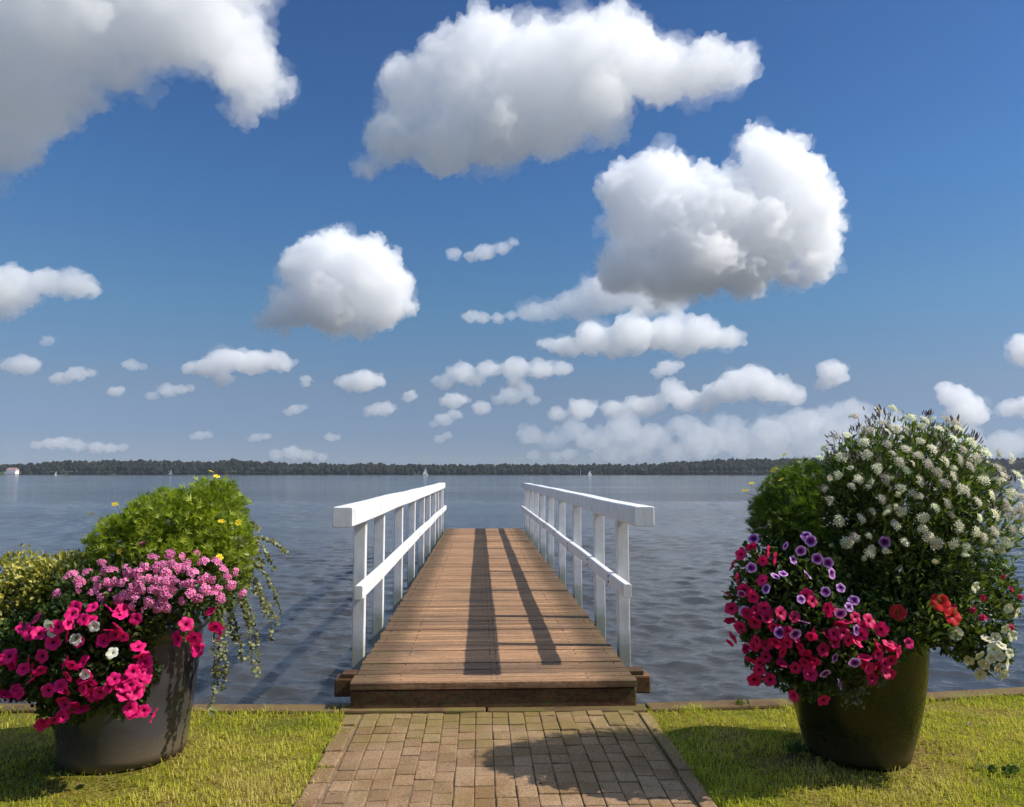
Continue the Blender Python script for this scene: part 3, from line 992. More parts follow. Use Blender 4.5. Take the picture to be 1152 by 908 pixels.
# magenta petunias
r_ = plant('petunia_plant', soilL + Vector((-.2, -.15, 0)), 'magenta petunias cascading down the front of the grey pot', 'petunia plant', GL)
E = [ell(95, 735, 82, 60, 3.90, .22), ell(110, 695, 70, 30, 3.88, .2), ell(35, 735, 55, 48, 3.98, .24), ell(-20, 750, 45, 40, 4.02, .22), ell(140, 755, 40, 50, 3.86, .14), ell(80, 780, 45, 34, 3.9, .16), ell(150, 700, 38, 30, 3.9, .16)]
EX = [ell(212, 705, 14, 22, 3.84, .06), ell(245, 700, 12, 14, 3.9, .06)]
foliage(r_, 'ovate', E, 11500, .038, GREEN_MID, inner=.25, tmid=.42, tspread=.22)
foliage(r_, 'ovate', EX, 110, .034, GREEN_MID, name='leaves', inner=.2, tmid=.8, tspread=.2)
mg = [(27, 708), (45, 696), (35, 712), (68, 705), (83, 692), (80, 702), (95, 697), (105, 685), (133, 705), (140, 715), (153, 697), (62, 723), (90, 722), (50, 738), (35, 743), (22, 741), (40, 762), (83, 748), (57, 775), (75, 775), (78, 760), (95, 773), (115, 778), (130, 763), (125, 772), (147, 770), (150, 755),
      (158, 738), (162, 745), (147, 795), (160, 797), (93, 795), (52, 811), (72, 805), (75, 790), (8, 778), (22, 777), (-5, 779), (12, 738), (3, 742), (30, 752), (117, 721), (100, 757), (152, 778), (158, 765), (140, 780), (155, 728), (163, 757), (70, 770), (108, 780), (135, 692), (126, 708)]
for px, py in mg:
    p, nn = surf(px, py, E); put('flower', MG, r_, p, facing(nn, .7, .2), .035, .5, .02)
for k_ in range(40):
    px, py = random.choice(mg); px += random.uniform(-12, 12); py += random.uniform(-9, 9)
    p, nn = surf(px, py, E); put('flower', MG, r_, p, facing(nn, .5, .1), .034, .6, .008)
for px, py in [(210, 702), (218, 717), (221, 729), (201, 718), (248, 712), (243, 705), (238, 689), (219, 724)]:
    p, nn = surf(px, py, EX); put('flower', MG, r_, p, facing(nn, .7, .1), .037, .4, .012)
stems(r_, [soilL + Vector((random.uniform(-.25, .1), random.uniform(-.35, -.1), -.02)) for _ in range(26)], [Vector(p) for p in sample(E, 26, .8)[0]], STEM, 'stems')

r_ = plant('petunia_plant', soilL + Vector((-.1, -.2, 0)), 'few white petunias dotted among the magenta ones', 'petunia plant', GL)
foliage(r_, 'ovate', [ell(100, 735, 30, 30, 3.9, .2)], 160, .034, GREEN_MID, inner=.3)
for px, py in [(98, 757), (108, 704), (63, 710), (129, 735), (60, 703), (88, 720)]:
    p, nn = surf(px, py, E); put('flower', WH, r_, p, facing(nn, .8, .2), .027, .25, .03)

# silver foliage with dark fringe at the lower left
r_ = plant('silver_leaf_plant', soilL + Vector((-.3, -.1, 0)), 'silver grey foliage hanging behind the lowest magenta petunias at far left', 'foliage plant', GL)
E2 = [ell(12, 755, 42, 22, 3.97, .14), ell(50, 762, 24, 16, 3.95, .1)]
foliage(r_, 'round', E2, 620, .024, SILVER_LEAF, inner=.3)
foliage(r_, 'lance', [ell(5, 778, 52, 10, 3.95, .1)], 520, .03, DARK_RED_LEAF, name='dark_fringe', inner=.1, droop=.5)

# trailing vine on the right flank of the left pot
r_ = plant('trailing_vine', soilL + Vector((.34, .0, 0)), 'pale green trailing vine hanging down the right side of the grey pot', 'vine', GL)
strands = [((255, 610), (300, 596), (322, 622), 4.2), ((258, 620), (296, 622), (316, 688), 4.15), ((256, 632), (288, 640), (298, 690), 4.2), ((255, 640), (278, 660), (284, 752), 4.15), ((252, 645), (270, 680), (282, 700), 4.1), ((248, 650), (262, 690), (262, 720), 4.1),
           ((240, 655), (250, 700), (244, 768), 4.05), ((236, 660), (246, 720), (238, 800), 4.05), ((244, 655), (258, 715), (252, 775), 4.05), ((262, 640), (292, 690), (290, 760), 4.2), ((258, 612), (286, 600), (296, 640), 4.25), ((262, 650), (300, 668), (312, 700), 4.25), ((258, 600), (282, 580), (290, 596), 4.3), ((250, 660), (268, 700), (272, 742), 4.15),
           ((255, 600), (290, 590), (308, 640), 4.25), ((260, 625), (300, 650), (306, 720), 4.22)]
mb = MB(); LP, LA = [], []
for a, b, c_, yd in strands:
    pa, pb, pc = at_depth(*a, yd + PD), at_depth(*b, yd + PD + random.uniform(-.12, .05)), at_depth(*c_, yd + PD + random.uniform(-.15, .05))
    P = [((1 - t) ** 2) * pa + 2 * t * (1 - t) * pb + t * t * pc for t in [i / 24 for i in range(25)]]
    P = [p + Vector((random.gauss(0, .003), random.gauss(0, .003), 0)) for p in P]
    mb.tube(P, .0022, 5)
    for i in range(2, 25):
        d = (P[i] - P[i - 1]).normalized()
        for s_ in range(5):
            LP.append(P[i] + d * random.uniform(-.01, .01)); LA.append(Vector((random.gauss(0, .8), random.gauss(0, .8), random.gauss(.1, .5))) + d * .4)
place(mb.build('stems', STEM_R), r_)
LP, LA = np.array(LP), np.array(LA); n = len(LP)
v, f, t = leaves('round', LP, LA, rng.normal(0, .5, (n, 3)) + np.array([0, -.3, .8]), rng.uniform(.014, .027, n), np.clip(rng.normal(.5, .22, n), 0, 1))
place(link('foliage', npmesh('foliage', v, f, TRAIL_LEAF, {'tint': ('POINT', t)})), r_)
foliage(r_, 'round', [ell(258, 640, 26, 48, 4.15, .14), ell(240, 660, 22, 28, 4.08, .1)], 620, .026, TRAIL_LEAF, name='crown_foliage', inner=.2)

# ----- right pot
# white cleome bush
r_ = plant('cleome_bush', soilR + Vector((.08, .05, 0)), 'tall rounded bush of white cleome heads above the blackish pot', 'cleome bush', GR)
E = [ell(1022, 575, 98, 104, 4.22, .46), ell(1015, 690, 62, 38, 4.0, .30), ell(958, 585, 54, 80, 4.2, .36), ell(1088, 590, 54, 72, 4.2, .36), ell(1010, 640, 92, 70, 4.15, .4), ell(1052, 538, 56, 64, 4.2, .36), ell(975, 540, 48, 56, 4.2, .34)]
foliage(r_, 'lance', E, 17000, .054, CLEOME_LEAF, up=.5, inner=.35, tmid=.55, tspread=.22, flat=.3)
tp, tn, _ = sample(E, 420, .93)
ok = (tp[:, 2] > POT_R.z + 1.3) & ((tn[:, 2] > .55) | (rng.random(len(tp)) < .2))
tp, tn = tp[ok], tn[ok]
tp = tp + (norm(tn + np.array([0, 0, .7])) * rng.uniform(.0, .06, len(tp))[:, None])
stems(r_, [soilR + Vector((random.uniform(-.2, .25), random.uniform(-.2, .2), 0)) for _ in tp[:110]], [Vector(p) for p in tp[:110]], STEM_R, 'stems', .005, .0022)
# dusky bracts and spent tips over the crown
n = len(tp); reps = 7
bp = np.repeat(tp, reps, 0) + rng.normal(0, .014, (n * reps, 3)); bn = np.repeat(tn, reps, 0)
v, f, t = leaves('lance', bp, norm(bn + rng.normal(0, .45, bp.shape) + np.array([0, 0, .9])), rng.normal(0, 1, bp.shape), rng.uniform(.022, .045, len(bp)), np.clip(rng.normal(.5, .28, len(bp)), 0, 1))
place(link('sprays', npmesh('sprays', v, f, BRACT, {'tint': ('POINT', t)})), r_)
ch = [(985, 470), (1020, 478), (990, 484), (952, 498), (970, 505), (993, 506), (973, 518), (930, 512), (1015, 512), (1042, 512), (1030, 503), (1075, 512), (1070, 522), (1056, 525), (1038, 528), (923, 524), (906, 535), (941, 541), (962, 545), (955, 553), (988, 545), (1015, 535), (1029, 546), (1009, 554), (1056, 548),
      (1063, 540), (927, 556), (934, 568), (958, 607), (964, 587), (1000, 594), (1032, 597), (1038, 606), (1033, 585), (1012, 615), (973, 623), (950, 612), (1057, 570), (1090, 568), (1108, 582), (1120, 570), (1130, 560), (1112, 530), (1127, 520), (1100, 516), (1085, 505), (1140, 550), (1138, 575), (1130, 598), (1108, 600), (1096, 606),
      (1088, 600), (1070, 594), (1078, 616), (1064, 612), (1116, 545), (1098, 545), (1082, 530), (1122, 585), (1143, 565), (1005, 490), (1050, 490), (1065, 500), (1035, 480), (960, 478), (945, 522), (918, 545), (1005, 525), (983, 532), (1048, 536), (1022, 560), (985, 566), (1075, 555), (1105, 560), (1140, 600), (1125, 612),
      (1010, 578), (1045, 575), (942, 590), (1092, 585), (1090, 520), (1120, 535), (1143, 585), (1058, 480), (1001, 468), (975, 492), (936, 500), (1113, 515), (1135, 540), (1028, 520), (1070, 486), (1046, 612), (1130, 580)]
for px, py in ch[:98]:
    p, nn = surf(px, py, E); put('flower_head', CL, r_, p, facing(nn + np.array([.5, 0, 0]), .45, .5), .033, .3, .04)
# smaller heads still opening, between and behind the full ones
sp, sn, _ = sample(E[:1] + E[2:], 260, .97)
ok = (sp[:, 2] > POT_R.z + 1.05) & (sn[:, 1] < .35)
for p, nn in list(zip(sp[ok], sn[ok]))[:96]: put('bud_cluster', CL, r_, p, facing(nn + np.array([.5, 0, 0]), .35, .55), .021, .4, .03)

# bidens on the right pot
r_ = plant('bidens_plant', soilR + Vector((-.3, .05, 0)), 'dark green feathery bidens with yellow flowers left of the cleome bush', 'bidens plant', GR)
E = [ell(888, 568, 36, 42, 4.15, .24), ell(868, 585, 26, 34, 4.12, .2), ell(905, 545, 26, 30, 4.2, .2), ell(900, 600, 36, 26, 4.1, .2)]
foliage(r_, 'feather', E, 3600, .058, GREEN_BIDENS2, up=.6, inner=.4, tmid=.5, tspread=.2, flat=.3)
stems(r_, [soilR + Vector((random.uniform(-.3, -.15), random.uniform(-.1, .1), 0)) for _ in range(18)], [Vector(p) for p in sample(E, 18, .8)[0]], STEM, 'stems')
for px, py in [(882, 518), (872, 534), (880, 544), (850, 548), (842, 557)]:
    p, nn = surf(px, py, E); put('flower', YB, r_, p, facing(nn, .4, .4), .022, .3, .03)
    stems(r_, [Vector(p) - Vector(nn) * .12 + Vector((0.04, 0, -.06))], [Vector(p) + Vector(nn) * .026], STEM, 'flower_stem', .0018, .0014, .05)

# crimson petunias
r_ = plant('petunia_plant', soilR + Vector((-.2, -.2, 0)), 'crimson petunias cascading over the left front of the blackish pot', 'petunia plant', GR)
E = [ell(895, 690, 66, 62, 3.92, .24), ell(1015, 708, 44, 24, 3.86, .1), ell(858, 668, 38, 62, 4.0, .22), ell(940, 715, 64, 50, 3.86, .18), ell(870, 730, 34, 40, 3.95, .18), ell(985, 725, 40, 36, 3.84, .12), ell(905, 640, 48, 40, 4.0, .22), ell(910, 760, 44, 26, 3.86, .12)]
foliage(r_, 'ovate', E, 9500, .036, GREEN_DARK, inner=.25, tmid=.55, tspread=.22)
cr = [(846, 617), (858, 632), (870, 630), (826, 638), (831, 651), (857, 653), (825, 684), (824, 697), (827, 715), (860, 684), (878, 690), (850, 700), (852, 720), (841, 730), (855, 752), (866, 762), (892, 780), (924, 785), (880, 732), (886, 710), (899, 727), (911, 715), (903, 743), (925, 730), (937, 713), (943, 703), (960, 695), (947, 712),
      (953, 720), (962, 722), (975, 699), (983, 725), (988, 708), (975, 750), (994, 755), (1000, 742), (929, 684), (912, 677), (998, 725), (838, 664), (835, 625), (863, 695), (872, 722), (862, 738), (885, 722), (870, 705), (893, 694), (916, 742), (950, 700), (968, 706), (938, 722), (985, 735), (994, 745), (980, 760), (892, 750), (878, 745), (842, 690), (835, 705), (848, 672), (910, 758), (966, 713), (1008, 733), (820, 668), (846, 742), (970, 738), (850, 762)]
for px, py in cr:
    p, nn = surf(px, py, E); put('flower', CR, r_, p, facing(nn, .7, .15), .033, .5, .02)
for k_ in range(28):
    px, py = random.choice(cr); px += random.uniform(-10, 10); py += random.uniform(-10, 10)
    p, nn = surf(px, py, E); put('flower', CR, r_, p, facing(nn, .5, .1), .031, .6, .006)
put('flower', MG, r_, surf(1020, 723, E)[0], facing((0, -1, 0)), .03, .2, .02)
stems(r_, [soilR + Vector((random.uniform(-.3, .1), random.uniform(-.35, -.1), 0)) for _ in range(24)], [Vector(p) for p in sample(E, 24, .8)[0]], STEM, 'stems')

Ec = E
r_ = plant('petunia_plant', soilR + Vector((-.1, -.25, 0)), 'lilac petunias with dark purple centres among the crimson ones', 'petunia plant', GR)
foliage(r_, 'ovate', [ell(900, 650, 50, 36, 3.97, .24)], 700, .032, GREEN_DARK, inner=.3)
pu = [(848, 610), (884, 617), (905, 607), (900, 622), (870, 649), (880, 648), (906, 649), (917, 630), (928, 634), (932, 645), (925, 667), (941, 663), (899, 675), (873, 697), (952, 685), (941, 690), (957, 678), (960, 709), (902, 699), (893, 712), (876, 710), (937, 738), (958, 743), (925, 758), (940, 768), (994, 612), (891, 634), (1017, 687), (840, 688), (836, 668), (846, 640), (862, 664), (910, 612), (1003, 568)]
for px, py in pu:
    p, nn = surf(px, py, Ec if px < 985 else [ell(1010, 640, 92, 70, 4.15, .4)]); put('flower', PU, r_, p, facing(nn, .8, .15), .027, .45, .03)

# red geranium-like blooms
r_ = plant('geranium_plant', soilR + Vector((.15, -.25, 0)), 'scarlet flowers at the rim of the blackish pot', 'flowering plant', GR)
E = [ell(1050, 690, 26, 22, 3.92, .12), ell(1008, 690, 16, 14, 3.9, .08)]
foliage(r_, 'ovate', E, 420, .04, GREEN_MID, inner=.3, tmid=.6)
for px, py in [(1051, 682), (1062, 693), (1006, 690)]:
    p, nn = surf(px, py, E); put('flower', RD, r_, p, facing(nn + np.array([.3, 0, 0]), .8, .2), .044, .2, .06)

# trailing white and cream petunias on the right flank
r_ = plant('petunia_plant', soilR + Vector((.33, -.1, 0)), 'cream white petunias trailing off the right side of the blackish pot', 'petunia plant', GR)
E = [ell(1098, 690, 40, 46, 4.1, .22), ell(1105, 730, 34, 28, 4.02, .16), ell(1070, 705, 36, 34, 4.0, .18), ell(1122, 665, 20, 34, 4.15, .16), ell(1062, 660, 46, 44, 4.02, .22)]
foliage(r_, 'ovate', E, 4200, .034, GREEN_MID, inner=.4, tmid=.52, tspread=.22)
for px, py in [(1094, 661), (1140, 690), (1118, 716), (1128, 707), (1098, 735), (1113, 740), (1120, 750), (1132, 735), (1124, 727), (1036, 731), (1074, 712), (1102, 756), (1126, 756), (1135, 714), (1110, 720), (1116, 731), (1106, 746), (1130, 746), (1090, 742), (1122, 738), (1131, 685)]:
    p, nn = surf(px, py, E); put('flower', CM, r_, p, facing(nn, .6, .2), .031, .35, .02)
for px, py in [(1127, 650), (1132, 665), (1144, 672), (1091, 684), (1102, 672), (1133, 705), (1070, 683), (1102, 697)]:
    p, nn = surf(px, py, E); put('red_flower_head', RS, r_, p, facing(nn, .6, .2), .024, .35, .02)

# trailing silver foliage under the crimson petunias
r_ = plant('silver_leaf_plant', soilR + Vector((0, -.35, 0)), 'small grey-green leaves trailing over the front rim of the blackish pot', 'foliage plant', GR)
strands = [((905, 740), (950, 785), (975, 778)), ((960, 740), (975, 778), (990, 768)), ((930, 760), (960, 790), (968, 792)), ((990, 745), (1000, 765), (985, 772)), ((940, 770), (960, 780), (950, 792))]
mb = MB(); LP, LA = [], []
for a, b, c_ in strands:
    pa, pb, pc = [at_depth(*q, 3.80 + PD) for q in (a, b, c_)]
    P = [((1 - t) ** 2) * pa + 2 * t * (1 - t) * pb + t * t * pc for t in [i / 18 for i in range(19)]]
    mb.tube(P, .002, 5)
    for i in range(1, 19):
        for s_ in range(4): LP.append(P[i] + Vector((random.gauss(0, .008), random.gauss(0, .012), random.gauss(0, .008)))); LA.append(Vector((random.gauss(0, 1), random.gauss(0, 1), random.gauss(0, .7))))
place(mb.build('stems', STEM_R), r_)
LP, LA = np.array(LP), np.array(LA); n = len(LP)
v, f, t = leaves('ovate', LP, LA, rng.normal(0, .5, (n, 3)) + np.array([0, -.3, .8]), rng.uniform(.018, .032, n), np.clip(rng.normal(.4, .22, n), 0, 1))
place(link('foliage', npmesh('foliage', v, f, TRAIL_LEAF, {'tint': ('POINT', t)})), r_)


def litter():
    n = 260
    x = rng.uniform(-3.6, 3.6, n); y = rng.uniform(2.9, 4.9, n)
    k = rng.random(n)
    nearL = k < .25; nearR = (k > .25) & (k < .6)
    for m_, p in ((nearL, POT_L), (nearR, POT_R)):
        an = rng.uniform(0, 6.283, n); rr = .34 + np.abs(rng.normal(0, .16, n))
        x[m_] = (p.x + rr * np.cos(an))[m_]; y[m_] = (p.y + rr * np.sin(an))[m_]
    ok = (np.abs(x - J0.x) > PATH_W / 2 + .12) | (rng.random(n) < .12)
    ok &= (np.hypot(x - POT_L.x, y - POT_L.y) > .335) & (np.hypot(x - POT_R.x, y - POT_R.y) > .285)
    ok &= y < np.array([shore_y(q) for q in x]) - .1
    x, y = x[ok], y[ok]; n = len(x)
    P = np.stack([x, y, np.full(n, .012)], 1); an = rng.uniform(0, 6.283, n)
    ax = np.stack([np.cos(an), np.sin(an), rng.normal(0, .25, n)], 1)
    v, f, t = leaves('ovate', P, ax, rng.normal(0, .25, (n, 3)) + np.array([0, 0, 1]), rng.uniform(.012, .034, n), rng.random(n))
    mt = m_leaf('dry_leaf', [(0, (.05, .03, .018)), (.6, (.13, .075, .035)), (1, (.22, .14, .06))], .1)
    tag(link('litter', npmesh('litter', v, f, mt, {'tint': ('POINT', t)})), 'dry brown leaf bits scattered on the lawn', 'leaf litter', kind='stuff')


litter()


# weeds on the shore kerb and by the pots
def weed(px, py, h, n, label, z=0.0, spread=.03, kind='lance'):
    b = on_plane(px, py, z)
    r_ = empty('weed', b, label, 'weed', 'weeds by the shore and pots')
    ax = np.stack([rng.normal(0, .5, n), rng.normal(0, .4, n), np.abs(rng.normal(1, .3, n))], 1)
    P = np.array(b) + np.stack([rng.normal(0, spread, n), rng.normal(0, spread * .7, n), np.zeros(n)], 1)
    v, f, t = leaves(kind, P, ax, rng.normal(0, 1, (n, 3)), h * rng.uniform(.5, 1.1, n), np.clip(rng.normal(.5, .2, n), 0, 1))
    place(link('foliage', npmesh('foliage', v, f, GREEN_MID, {'tint': ('POINT', t)})), r_)


weed(832, 794, .055, 26, 'small weed on the shore kerb, left of the blackish pot', spread=.03)
weed(898, 846, .07, 60, 'dark tuft of weeds at the left foot of the blackish pot', spread=.035)
weed(1128, 868, .03, 40, 'flat green weed in the lawn right of the blackish pot', spread=.05, kind='round')


# ------------------------------------------------------------------ far shore
def forest_top(px):
    return float(np.interp(px, [-900, -200, 0, 40, 60, 90, 150, 240, 262, 285, 330, 420, 520, 600, 680, 740, 780, 830, 880, 960, 1060, 1152, 1300, 2000], [523, 522, 523, 522, 519.5, 519, 518.5, 520, 517, 519.5, 521.5, 522.5, 522.5, 522.5, 522.8, 522, 518.5, 517, 516, 515.5, 516, 516, 518, 521]))


FD = 1500.0
pxs = np.arange(-2200, 3400, 8)
Vv, Fc = [], []
prof = [(0, -1.0), (14, .8), (60, .28), (160, .45), (320, .5), (700, .4), (1150, .2)]
for px in pxs:
    hh = (HOR - forest_top(px)) * FD / F + 1.5
    for dd, fr in prof:
        yd = FD + dd
        z = CAM.z - 1.5 + (hh * fr if fr > 0 and fr != .8 else (WATER_Z - 1 if fr < 0 else WATER_Z + 1.2))
        Vv.append(((px - CX) / F * yd, yd, z))
m = len(prof)
for i in range(len(pxs) - 1):
    for j in range(m - 1): Fc.append((i * m + j, (i + 1) * m + j, (i + 1) * m + j + 1, i * m + j + 1))
hm = NM('hill_ground'); hm.base(hm.ramp(hm.noise(hm.coord('Object'), .01, 4), [(.4, (.03, .045, .02)), (.7, (.06, .07, .03))]), .95, .1)
tag(link('hills', npmesh('hills', Vv, Fc, hm.m, smooth=True)), kind='structure')


def forest():
    bm = bmesh.new(); bmesh.ops.create_icosphere(bm, subdivisions=2, radius=1)
    tv = np.array([v_.co[:] for v_ in bm.verts]); tf = np.array([[v_.index for v_ in f.verts] for f in bm.faces]); bm.free()
    Vs, Fs, Ts = [], [], []; base = 0
    for row, (dd, lo) in enumerate([(12, .62), (40, .72), (75, .86), (115, .98), (160, 1.0), (215, .97)]):
        step = 4.6
        px = -1500.0
        while px < 2700:
            px += step * random.uniform(.6, 1.4)
            if row < 2 and -6 < px < 30: continue           # clearing round the white house
            if row == 0 and 30 < px < 48 and random.random() < .6: continue
            yd = FD + dd + random.uniform(-12, 12)
            top = (HOR - forest_top(px)) * yd / F + 1.0 + random.uniform(-2.6, 1.6)
            if random.random() < .05: top += random.uniform(1, 3.0)
            rad = random.uniform(3.2, 7.2) * (1 + .35 * noise.noise(Vector((px * .02, row, 0))))
            top += 2.2 * noise.noise(Vector((px * .035, row * .3, 5)))
            zc = CAM.z - 1.0 + top * lo - rad * 1.15
            if random.random() < .12: rad *= .7
            n = len(tv); jit = 1 + rng.normal(0, .13, n)
            W = tv * jit[:, None] * np.array([rad, rad, rad * random.uniform(1.0, 1.5)]) + np.array([(px - CX) / F * yd, yd, zc])
            Vs.append(W); Fs.append(tf + base); Ts.append(np.full(n, np.clip(random.gauss(.5, .22), 0, 1))); base += n
            # lower bough mass so the shore reads as a closed edge
            if row == 0:
                W = tv * (1 + rng.normal(0, .15, n))[:, None] * np.array([rad * 1.1, rad, rad * .9]) + np.array([(px - CX) / F * yd, yd - 5, WATER_Z + 3.0])
                Vs.append(W); Fs.append(tf + base); Ts.append(np.full(n, random.random() * .6)); base += n
    a = NM('forest_crown')
    c = a.ramp(a.attr('tint'), [(0, (.010, .013, .010)), (.5, (.017, .021, .014)), (1, (.036, .036, .020))])
    c = a.mix(1.0, c, a.ramp(a.noise(a.coord('Object'), .5, 4, .7), [(.3, (.5, .5, .5)), (.7, (1.3, 1.3, 1.3))]), 'MULTIPLY')
    a.base(c, .9, .1)
    me = npmesh('forest', np.concatenate(Vs), np.concatenate(Fs).tolist(), a.m, {'tint': ('POINT', np.concatenate(Ts))})
    tag(link('forest', me), 'dark wooded shore along the far side of the lake', 'forest', kind='stuff')


forest()

# white house on the far shore
hb = at_depth(14, 532, 1490); hb.z = 0.6
h_ = empty('house', hb, 'white house with a reddish roof on the far shore at left', 'house')
wallm = m_plain('white_render', (.78, .77, .74)); roofm = m_plain('clay_roof', (.30, .19, .17)); darkm = m_plain('window_glass', (.03, .035, .04), .2, .5)
mb = MB(); mb.box((0, 0, 4.2), 19, 10, 8.4, None, .1); mb.build('wall', wallm, h_)
mb = MB(); mb.box((2, -8, 2.2), 21, 7, 4.6, None, .1); mb.build('veranda', wallm, h_)
bm = bmesh.new()
pv = [bm.verts.new(p) for p in ((-10.5, -6, 8.4), (10.5, -6, 8.4), (10.5, 6, 8.4), (-10.5, 6, 8.4), (-7, 0, 12.6), (7, 0, 12.6))]
for f in ((0, 1, 5, 4), (1, 2, 5), (2, 3, 4, 5), (3, 0, 4), (3, 2, 1, 0)): bm.faces.new([pv[i] for i in f])
me = bpy.data.meshes.new('roof'); bm.to_mesh(me); bm.free(); me.materials.append(roofm); link('roof', me, h_)
for i in range(5):
    mb = MB(); mb.box((-7.6 + i * 3.8, -5.03, 6.3), 1.5, .16, 1.9, None, 0); mb.build('window', darkm, h_)

# sailing boats
sailm = m_plain('sail_cloth', (.85, .85, .84), .7); hullm = m_plain('white_hull', (.7, .7, .7), .35); mastm = m_plain('mast_metal', (.45, .46, .48), .4); darkhull = m_plain('dark_hull', (.05, .06, .08), .35)


def sailboat(px, yd, L, hm_, label, main=True, jib=True, sail=sailm, hull=hullm, head=.6, lean=.04):
    p = at_depth(px, HOR, yd)
    r_ = empty('sailboat', (p.x, yd, WATER_Z), label, 'sailboat', 'sailing boats far out on the lake')
    r_.rotation_euler = (lean, 0, head)
    bm = bmesh.new(); rings = []
    for t, wd, dp in ((-.5, .26, .0), (-.25, .34, -.03), (.05, .36, -.04), (.3, .24, -.02), (.48, .03, .06)):
        rings.append([bm.verts.new((t * L, sg * wd * L * f, (z + (dp if k_ else 0)) * L)) for k_, (sg, f, z) in enumerate(((-1, .5, .13), (-1, .36, -.02), (1, .36, -.02), (1, .5, .13)))])
    for A, B in zip(rings, rings[1:]):
        for k_ in range(4): bm.faces.new((A[k_], A[(k_ + 1) % 4], B[(k_ + 1) % 4], B[k_]))
    bm.faces.new(rings[0]); bm.faces.new(rings[-1][::-1]); bmesh.ops.recalc_face_normals(bm, faces=bm.faces)
    me = bpy.data.meshes.new('hull'); bm.to_mesh(me); bm.free(); me.materials.append(hull); link('hull', me, r_)
    mb = MB(); mb.tube([(.08 * L, 0, .1 * L), (.08 * L, 0, hm_)], .05 + L * .006, 6); mb.build('mast', mastm, r_)
    mb = MB(); mb.tube([(.08 * L, 0, .24 * L), (-.45 * L, 0, .22 * L)], .05, 6); mb.build('boom', mastm, r_)

    def sailmesh(nm, a, b, c_, belly):
        bm = bmesh.new(); N = 6; grid = []
        a, b, c_ = Vector(a), Vector(b), Vector(c_)
        for i in range(N + 1):
            row = []
            for j in range(N + 1 - i):
                u_, v_ = i / N, j / N; w_ = 1 - u_ - v_
                row.append(bm.verts.new(a * w_ + b * u_ + c_ * v_ + Vector((0, belly * 27 * u_ * v_ * w_ * .3 + belly * .25 * v_ * (1 - v_), 0))))
            grid.append(row)
        for i in range(N):
            for j in range(N - i):
                bm.faces.new((grid[i][j], grid[i + 1][j], grid[i][j + 1]))
                if j < N - i - 1: bm.faces.new((grid[i + 1][j], grid[i + 1][j + 1], grid[i][j + 1]))
        bmesh.ops.solidify(bm, geom=bm.faces[:], thickness=.03)
        me = bpy.data.meshes.new(nm); bm.to_mesh(me); bm.free(); me.materials.append(sail); link(nm, me, r_)
    if main: sailmesh('main_sail', (.05 * L, 0, .26 * L), (.05 * L, 0, hm_ * .98), (-.46 * L, 0, .25 * L), .5)
    if jib: sailmesh('jib_sail', (.46 * L, 0, .2 * L), (.1 * L, 0, hm_ * .82), (.06 * L, .2, .24 * L), .4)


sailboat(478.5, 760, 5.6, 8.0, 'white-sailed boat just left of the left railing, the brightest sail on the lake', head=.35)
sailboat(663.5, 700, 4.6, 5.0, 'white-sailed boat with two small sails beyond the right railing', head=.5)
sailboat(653, 720, 3.4, 5.6, 'small grey-sailed boat beside the white pair of sails beyond the right railing', jib=False, sail=m_plain('grey_sail', (.35, .36, .38)), hull=darkhull, head=1.2)
sailboat(63, 980, 4.2, 5.2, 'tiny pale-sailed boat near the far shore, right of the white house', jib=False, sail=m_plain('blue_white_sail', (.62, .68, .74)), head=1.1)
sailboat(192, 800, 4.8, 6.5, 'bluish-sailed boat behind the top of the left pot plants', sail=m_plain('blue_grey_sail', (.30, .34, .40)), hull=darkhull, head=.9)


# ------------------------------------------------------------------ clouds (real volumes of scattering droplets, far off)
def cloudmat(dens):
    a = NM('cloud_droplets'); a.t.nodes.remove(a.p)
    v = a.n('ShaderNodeVolumeScatter'); v.inputs['Color'].default_value = (.999, .999, .999, 1)
    v.inputs['Density'].default_value = dens; v.inputs['Anisotropy'].default_value = .25
    a.l(v.outputs[0], a.out.inputs['Volume'])
    a.m.cycles.homogeneous_volume = True
    return a.m


CG = 'cumulus clouds over the lake'


